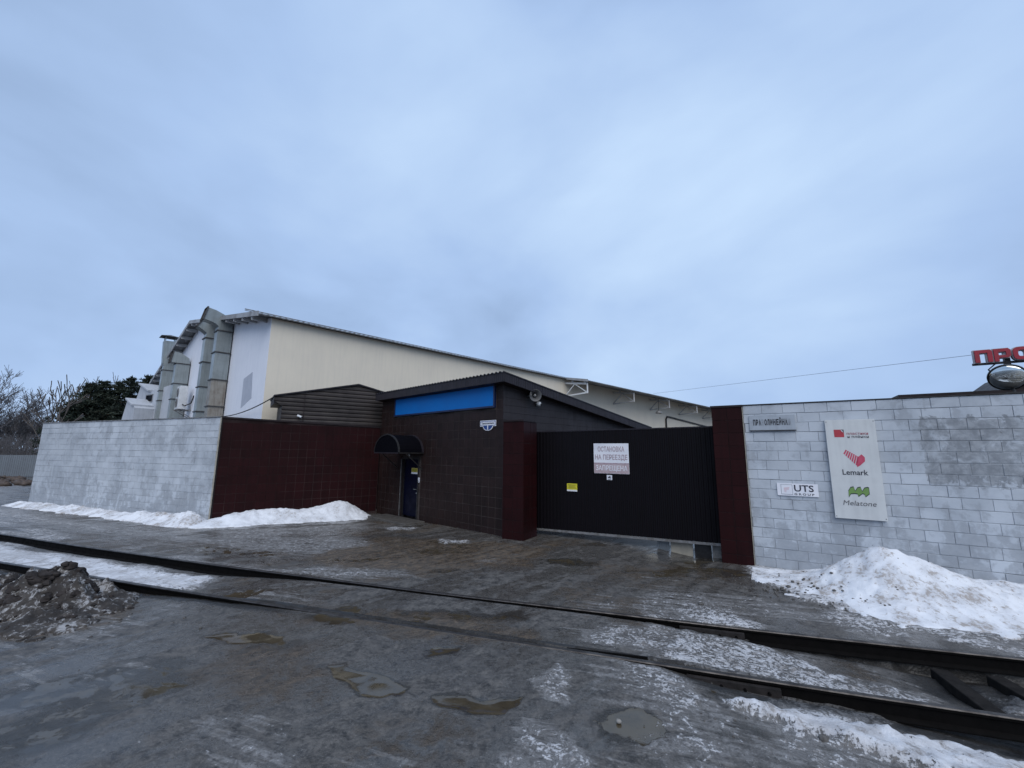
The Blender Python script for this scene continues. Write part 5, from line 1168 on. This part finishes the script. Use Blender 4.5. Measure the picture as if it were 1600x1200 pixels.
# ------------------------------------------------------------------ far fence on the left
FO = Vector(G(55, 745)); FA = 176.0
fn = thing('sheet_fence', 'grey corrugated sheet fence far behind the left block wall', 'fence', (0, 0, 0))
fdir = (Vector(G(-160, 742)) - FO).normalized(); FA = math.degrees(math.atan2(-fdir.y, -fdir.x))
st_ = FO - fdir * 3.0; A0 = FO + fdir * 24; in_frame(fn, A0, FA)
fzt = CAM_H + (Vector(far_pt(25, 711, FO.y)).z - CAM_H)
u = 0
while u < 27:
    pr = []
    for k in range(10):
        for dt, o in ((0, 0), (0.08, 0), (0.10, -0.03), (0.18, -0.03)): pr.append((u + k * 0.2 + dt, o))
    pr.append((u + 2.0, 0)); vs = []
    for a, o in pr: vs += [(a, o, 0.02), (a, o, fzt)]
    vs += [(a, b_ + 0.03, c_) for a, b_, c_ in vs]; n = len(pr)
    fs = [(2 * i, 2 * i + 2, 2 * i + 3, 2 * i + 1) for i in range(n - 1)] + [(2 * i + 1, 2 * i + 3, 2 * n + 2 * i + 3, 2 * n + 2 * i + 1) for i in range(n - 1)] + [(2 * n + 2 * i, 2 * n + 2 * i + 1, 2 * n + 2 * i + 3, 2 * n + 2 * i + 2) for i in range(n - 1)]
    MB().add(vs, fs).build('fence_sheet', 'fence_sheet', fn); u += 2.0

# ------------------------------------------------------------------ snow and dirt piles
def pile_mat(name, c1, c2, dirt, dthr, rough=0.8, bs=0.6):
    s = Nodes(name); p = s.pos(); a = s.noise(p, 2.2, 5, 0.6, 0.3); f = s.noise(p, 14, 6, 0.7, 0.5); g = s.noise(p, 70, 4, 0.7)
    c = s.mix(s.step(a, 0.38, 0.66), c1, c2)
    dm = s.step(s.math('ADD', s.math('MULTIPLY', f, 0.7), s.math('MULTIPLY', a, 0.45)), dthr, dthr + 0.10); c = s.mix(s.math('MULTIPLY', dm, 0.75), c, dirt)
    c = s.mix(s.math('MULTIPLY', s.step(g, 0.68, 0.76), 0.7), c, (0.09, 0.075, 0.065))
    h = s.math('ADD', s.math('MULTIPLY', f, 1.0), s.math('MULTIPLY', g, 0.35))
    MATS[name] = s.out(c, rough, 0.0, s.bump(h, bs, 0.02), 0.35)
pile_mat('snow', (0.68, 0.705, 0.75), (0.50, 0.515, 0.55), (0.27, 0.235, 0.205), 0.585)
pile_mat('snow_clean', (0.70, 0.725, 0.77), (0.56, 0.58, 0.62), (0.36, 0.335, 0.31), 0.625)
pile_mat('dirty_snow', (0.028, 0.024, 0.022), (0.075, 0.067, 0.061), (0.40, 0.40, 0.41), 0.575, 0.8, 1.0)
def pile(name, label, cat, A, ang, u0, u1, v0, v1, hf, mat, step=0.05, rough=0.05, rs=0.5, o=0):
    nu = int((u1 - u0) / step) + 1; nv = int((v1 - v0) / step) + 1
    U, V = np.meshgrid(np.linspace(u0, u1, nu), np.linspace(v0, v1, nv)); d = dirv(ang); n = Vector((-d.y, d.x))
    H = hf(U, V); env = sstep(0.0, 0.25, H)
    edge = sstep(0.20, 0.0, H)
    H = H + env * (rough * 2.2 * (fbm(U, V, rs, 5, o, 0.55) - 0.5) + rough * 1.3 * (fbm(U, V, rs * 0.22, 4, o + 30, 0.62) - 0.5)) + edge * 0.11 * (fbm(U, V, 0.35, 4, o + 60, 0.6) - 0.52)
    wx = A.x + d.x * U + n.x * V; wy = A.y + d.y * U + n.y * V; Zg = ground_z(wx, wy)
    Hh = np.where(H > 0.015, H, -0.08); Zv = Zg + Hh
    keep = Hh > 0; idm = -np.ones(U.shape, int); vs = []; fs = []
    for j in range(nv - 1):
        for i in range(nu - 1):
            if keep[j, i] or keep[j, i + 1] or keep[j + 1, i] or keep[j + 1, i + 1]:
                q = []
                for (jj, ii) in ((j, i), (j, i + 1), (j + 1, i + 1), (j + 1, i)):
                    if idm[jj, ii] < 0: idm[jj, ii] = len(vs); vs.append((float(U[jj, ii]), float(V[jj, ii]), float(Zv[jj, ii])))
                    q.append(int(idm[jj, ii]))
                fs.append(q)
    o_ = MB().add(vs, fs).build(name, mat, None, smooth=True, loc=(A.x, A.y, 0), rotz=math.radians(ang)); return tag(o_, label, cat)
gau = lambda x, c, s_: np.exp(-((x - c) / s_) ** 2)
# right pile against the block wall
pk_u, pk_z = onp(1372, 851, RWA, RANG, -1.0)
def h_right(U, V):
    su = np.where(U < pk_u, 0.95, 1.25); main = 1.06 * pk_z * np.exp(-(np.abs((U - pk_u) / su)) ** 1.35 - (np.abs((V + 0.95) / 0.82)) ** 1.5)
    tail = 0.40 * sstep(pk_u - 0.2, pk_u + 1.0, U) * np.exp(-((V + 0.55) / 0.85) ** 2) * (1 - 0.25 * sstep(3.5, 7, U))
    left = 0.15 * np.exp(-((U - 0.9) / 1.1) ** 2 - ((V + 0.35) / 0.5) ** 2)
    back = 0.18 * sstep(0.0, 1.5, U) * np.exp(-(V / 0.5) ** 2)
    return np.maximum.reduce([main + 0.35 * tail, tail, left, back]) - 0.05
pile('snow_pile', 'large cone-shaped white snow pile against the right block wall', 'snow pile', RWA, RANG, -0.05, 8.0, -3.0, -0.004, h_right, 'snow', 0.035, 0.07, 0.5, 2)
# left pile along the red wall
rdv = dirv(RWANG)
zpk = onp(535, 797, LB, RWANG, -0.7)
def h_left(U, V):
    along = 0.36 * sstep(-0.9, 0.7, U) * sstep(RWL * 0.97, RWL * 0.72, U) + 0.30 * gau(U, zpk[0], 0.85) + 0.10 * gau(U, 1.6, 0.8)
    return along * np.exp(-(np.abs((V + 0.45) / 0.62)) ** 2.0) + 0.0 - 0.045
pile('snow_pile', 'long white snow pile along the foot of the dark red wall', 'snow pile', LB, RWANG, -1.2, RWL, -2.4, 0.6, h_left, 'snow_clean', 0.04, 0.08, 0.6, 5)
def h_strip(U, V):
    a = 0.17 + 0.20 * (fbm(U, V * 0 + 3.3, 1.1, 3, 12) - 0.35) + 0.16 * sstep(LLEN - 3.5, LLEN - 0.5, U)
    return a * np.exp(-((V + 0.42) / 0.42) ** 2) * sstep(-0.5, 0.6, U) * sstep(LLEN + 0.45, LLEN - 0.1, U) - 0.035
pile('snow_bank', 'low ragged white snow bank along the foot of the left block wall', 'snow bank', LA, LANG, -0.6, LLEN + 0.8, -1.6, 0.6, h_strip, 'snow', 0.04, 0.12, 0.5, 8)
# dark dirty mound at the left edge
MP = G(70, 945)
m_t = dirv(-18)
def h_dirt(U, V):
    a = 0.60 * np.exp(-((U + 0.2) / 1.0) ** 2 - ((V - 0.16) / 0.52) ** 2); b_ = 0.30 * np.exp(-((U + 1.7) / 1.3) ** 2 - ((V - 0.05) / 0.7) ** 2); c_ = 0.17 * np.exp(-((U - 0.8) / 0.8) ** 2 - ((V + 0.3) / 0.55) ** 2)
    return np.maximum.reduce([a, b_, c_]) * (0.40 + 1.2 * fbm(U, V, 0.40, 5, 41, 0.6)) + 0.10 * (fbm(U, V, 0.16, 4, 44) - 0.5) - 0.045
mound = pile('dirty_snow_mound', 'dark lumpy mound of dirty snow and soil beside the near rail', 'snow mound', MP, -18, -4.2, 2.4, -1.6, 1.3, h_dirt, 'dirty_snow', 0.03, 0.16, 0.26, 21)

#CLODS
# ------------------------------------------------------------------ stones and litter
def stone_mesh(r, seed, n=2):
    rr = random.Random(seed); b = MB(); prof = []
    for i in range(6):
        t = math.pi * i / 5
        for k in range(8):
            a = 2 * math.pi * k / 8; q_ = r * (0.8 + 0.35 * rr.random()); b.v.append((math.sin(t) * math.cos(a) * q_, math.sin(t) * math.sin(a) * q_ * 0.8, math.cos(t) * q_ * 0.6))
    for i in range(5):
        for k in range(8): b.f.append((i * 8 + k, i * 8 + (k + 1) % 8, (i + 1) * 8 + (k + 1) % 8, (i + 1) * 8 + k)); b.mi.append(0)
    return b
def add_clods():
    """soil clods frozen into the mound, part of its own mesh lump"""
    rr = random.Random(77); b = MB()
    for k in range(230):
        u_ = rr.gauss(-0.4, 1.0); v_ = rr.gauss(0.05, 0.42)
        hh_ = float(h_dirt(np.array([u_]), np.array([v_]))[0])
        if hh_ < -0.02: continue
        r = rr.uniform(0.02, 0.07) * (1.9 if hh_ > 0.2 else 0.8)
        wx_ = MP.x + m_t.x * u_ - m_t.y * v_; wy_ = MP.y + m_t.y * u_ + m_t.x * v_
        s_ = stone_mesh(r, rr.random()); z_ = gzp(wx_, wy_) + max(hh_, 0) - r * 0.25
        b.add([(a + u_, e_ + v_, g_ + z_) for a, e_, g_ in s_.v], s_.f)
    o = b.build('clods', 'soil', mound); o['kind'] = 'stuff'
def gzp(x, y): return float(ground_z(np.array([x]), np.array([y]))[0])
for (px, py, r, mat, lab) in ((967, 1129, 0.03, 'concrete', 'pale pebble on the grey ice below the near rail'), (1286, 1142, 0.055, 'stone', 'dark stone on the snow below the near rail'), (52, 879, 0.10, 'soil', 'dark lump topping the dirty mound at left'), (1095, 945, 0.05, 'stone', 'dark stone in the hollow in front of the right gate post')):
    if py == 879:
        u_, v_ = -0.62, 0.22; p_ = MP + m_t * u_ + Vector((-m_t.y, m_t.x)) * v_; z_ = gzp(*p_) + float(h_dirt(np.array([u_]), np.array([v_]))[0]) + r * 0.25
    else: p_ = G(px, py); z_ = gzp(*p_) + r * 0.35
    o = stone_mesh(r, px).build('stone', mat, None, smooth=True, loc=(p_.x, p_.y, z_)); tag(o, lab, 'stone')
add_clods()
b = MB(); rr = random.Random(3)
def scatter(pix, spread, n, rmin, rmax):
    c_ = G(*pix)
    for k in range(n):
        x_ = c_.x + rr.gauss(0, spread[0]); y_ = c_.y + rr.gauss(0, spread[1]); r = rr.uniform(rmin, rmax); s_ = stone_mesh(r, rr.random())
        du = (Vector((x_, y_)) - RWA); d_ = dirv(RANG); uu_ = du.dot(d_); vv_ = du.dot(Vector((-d_.y, d_.x)))
        z_ = gzp(x_, y_) + r * 0.3
        if vv_ > -0.15 and uu_ > -0.8: continue
        if uu_ > 0 and vv_ > -3: z_ += max(0.0, float(h_right(np.array([uu_]), np.array([vv_]))[0]))
        b.add([(a + x_, e_ + y_, g_ + z_) for a, e_, g_ in s_.v], s_.f)
scatter((1230, 925), (0.35, 0.18), 80, 0.008, 0.032); scatter((1420, 930), (0.7, 0.3), 30, 0.005, 0.016); scatter((1330, 950), (0.5, 0.12), 40, 0.006, 0.02); scatter((1180, 905), (0.4, 0.25), 40, 0.006, 0.02); scatter((1330, 915), (0.7, 0.25), 26, 0.006, 0.02)
scatter((150, 960), (0.6, 0.35), 60, 0.006, 0.025); scatter((800, 1010), (2.2, 1.2), 90, 0.003, 0.009); scatter((500, 1080), (1.6, 0.6), 60, 0.003, 0.008); scatter((1200, 1100), (0.8, 0.4), 50, 0.004, 0.015)
tag(b.build('litter', 'stone', None, smooth=True), 'dark grit and small debris scattered over the ground and snow', None, None, 'stuff')

# ------------------------------------------------------------------ trees
def branch_tree(name, label, base, h, seed, mats=('bark', 'twig'), spread=0.55, levels=4, lean=(0, 0), dens=5, r0=None, trunkfrac=0.35, group=None, twig_r=0.012):
    rr = random.Random(seed); root = thing(name, label, 'tree', base, 0, group)
    tb, cb = MB(), MB(); r0 = r0 or h * 0.014
    def grow(p, d, L, r, lv):
        n = 3; pts = [p]; dd = d.copy()
        for i in range(n):
            dd = (dd + Vector((rr.gauss(0, .10), rr.gauss(0, .10), rr.gauss(0, .05) + 0.04))).normalized(); pts.append(pts[-1] + dd * L / n)
        rs = [r, r * .85, r * .7, r * .5]
        (tb if lv == 0 else cb).tube(pts, [max(x, twig_r) for x in rs], 6 if lv == 0 else (4 if lv < 3 else 3), cap=False)
        if lv >= levels: return
        k = dens if lv else dens + 1
        for i in range(k):
            f = rr.uniform(0.35 if lv else trunkfrac, 1.0); j = min(int(f * n), n - 1); q_ = pts[j].lerp(pts[j + 1], f * n - j)
            a = rr.uniform(0, 2 * math.pi); sd_ = Vector((math.cos(a), math.sin(a), rr.uniform(-.1, .5))).normalized()
            nd = (dd * rr.uniform(.55, 1.0) + sd_ * spread * rr.uniform(.8, 1.5)).normalized(); grow(q_, nd, L * rr.uniform(.48, .68), r * .5 * (1.1 - f * .3), lv + 1)
        grow(pts[-1], dd, L * .62, r * .5, lv + 1)
    grow(Vector((0, 0, -0.1)), Vector((lean[0], lean[1], 1)).normalized(), h * 0.48, r0, 0)
    tb.build('trunk', mats[0], root, smooth=True); cb.build('crown', mats[1], root); return root
def put(px, y): p = far_pt(px, 700, y); return (p.x, p.y, 0)
# thin bare trees by the wall end
hgt = lambda py, px, y: far_pt(px, py, y).z
branch_tree('bare_tree', 'thin forked bare tree rising over the left wall beside the conifers', put(99, 27), hgt(590, 92, 27) * 1.05, 11, ('bark', 'bark'), 0.42, 3, (-0.10, 0), 2, 0.10, 0.5, twig_r=0.028)
branch_tree('bare_tree', 'small bare tree left of the forked tree over the left wall', put(86, 28), hgt(612, 82, 28) * 1.05, 23, ('bark', 'bark'), 0.4, 3, (-0.06, 0), 2, 0.09, 0.5, twig_r=0.026)
for i, (px, y, py, lab) in enumerate(((122, 62, 588, 'tall bare tree behind the left side of the conifers'), (150, 66, 596, 'bare tree top behind the middle of the conifers'), (166, 64, 590, 'slim bare tree behind the right side of the conifers'), (247, 75, 586, 'bare tree top beyond the chimney duct of the warehouse'))):
    branch_tree('bare_tree', lab, put(px, y), hgt(py, px, y), 40 + i, ('bark_pale', 'twig'), 0.35, 3, (0, 0), 3, 0.14, 0.4, twig_r=0.035)
for i, (px, y, py, lab) in enumerate(((-30, 52, 585, 'tall bare tree cut by the left picture edge'), (8, 56, 606, 'bare tree at far left behind the sheet fence, tallest in view'), (30, 60, 646, 'bushy bare tree in the middle of the far left group'), (50, 64, 648, 'bare tree of the far left group nearest the block wall'), (16, 66, 646, 'low bare tree behind the sheet fence, back row'), (-8, 62, 622, 'bare tree at the left picture edge, second row'), (40, 70, 645, 'bare tree of the far left group, back row right'))):
    branch_tree('bare_tree', lab, put(px, y), hgt(py, px, y) * 1.0, 70 + i, ('bark_pale', 'twig'), 0.6, 4, (0, 0), 5, 0.14, 0.25, group='bare trees behind the sheet fence', twig_r=0.018)
# hedge-like dark thicket at the foot of the far trees
def conifer(name, label, base, h, rad, seed, mat, n=2600, low=0.0):
    rr = random.Random(seed); root = thing(name, label, 'tree', base, 0, 'conifers behind the left block wall')
    MB().tube([(0, 0, -0.1), (0.05, 0, h * .5), (0, 0.05, h * .95)], [h * .022, h * .014, 0.02], 7).build('trunk', 'bark_pine', root, smooth=True)
    lm = MB(); fb = MB(); nb_ = 120
    for k in range(nb_):
        t = (k + rr.random()) / nb_; z = h * (0.12 + 0.86 * t); a = rr.uniform(0, 2 * math.pi)
        R = rad * (1.0 - t) ** 0.55 * rr.uniform(.55, 1.12) + 0.12
        tip = Vector((math.cos(a) * R, math.sin(a) * R, z + R * rr.uniform(0.02, 0.38))); st0 = Vector((0, 0, z))
        lm.tube([st0, st0.lerp(tip, .5) - Vector((0, 0, R * .04)), tip], [0.05, 0.03, 0.012], 4, cap=False)
        for q_ in range(int(14 + 12 * R)):
            f = rr.uniform(.22, 1.03); p = st0.lerp(tip, f) + Vector((rr.gauss(0, .16), rr.gauss(0, .16), rr.gauss(0, .10))) * (0.5 + R * .35)
            for j_ in range(3):
                L = rr.uniform(.16, .38); u_ = ((tip - st0).normalized() * .6 + Vector((rr.gauss(0, .55), rr.gauss(0, .55), rr.gauss(.25, .45)))).normalized(); v_ = u_.cross(Vector((rr.gauss(0, 1), rr.gauss(0, 1), rr.gauss(0, 1)))).normalized() * L * .20
                fb.add([p - v_, p + v_, p + u_ * L + v_ * .2, p + u_ * L - v_ * .2], [(0, 1, 2, 3)])
    lm.build('limbs', 'bark_pine', root); fb.build('crown', mat, root); return root
for i, (px, y, py, rad, mat, lab) in enumerate(((106, 47, 630, 2.6, 'needles', 'low dark conifer at the left end of the conifer clump'), (126, 48, 604, 3.8, 'needles_light', 'broad dark conifer left of the clump centre'), (148, 49, 601, 3.2, 'needles', 'dark conifer in the middle of the conifer clump'), (170, 50, 602, 3.2, 'needles_light', 'dark conifer right of the clump centre'), (191, 50, 595, 3.0, 'needles', 'tall pointed dark conifer near the pale outbuilding'), (216, 53, 592, 2.2, 'needles_light', 'rightmost dark conifer, just behind the pale outbuilding'))):
    conifer('conifer', lab, put(px, y), hgt(py, px, y) * 1.05, rad, 90 + i, mat, 3600)
# scrub at the foot of the far trees
def thicket(px0, px1, y, h, label, seed):
    rr = random.Random(seed); b = MB()
    for k in range(1500):
        p = Vector(put(rr.uniform(px0, px1), y + rr.uniform(-2, 4))); hh = h * rr.uniform(.4, 1.0); d = Vector((rr.gauss(0, .22), rr.gauss(0, .22), 1)); q_ = p + d * hh
        b.tube([p, p.lerp(q_, .5) + Vector((rr.gauss(0, .1), 0, 0)), q_], [0.022, 0.016, 0.008], 3, cap=False)
    tag(b.build('undergrowth', 'twig', None), label, None, None, 'stuff')
thicket(-90, 60, 50, 4.2, 'leafless grey undergrowth behind the sheet fence', 5)
# brown rubble and a pipe in front of the far fence
rp_ = MB(); rr = random.Random(8)
for k in range(70):
    p = G(rr.uniform(-60, 48), rr.uniform(747, 760)); s_ = stone_mesh(rr.uniform(.12, .4), rr.random()); rp_.add([(a + p.x, c_ + p.y, e_ + .08) for a, c_, e_ in s_.v], s_.f)
tag(rp_.build('rubble', 'rust_pipe', None, smooth=True), 'brown rubble heaped in front of the far sheet fence', None, None, 'stuff')
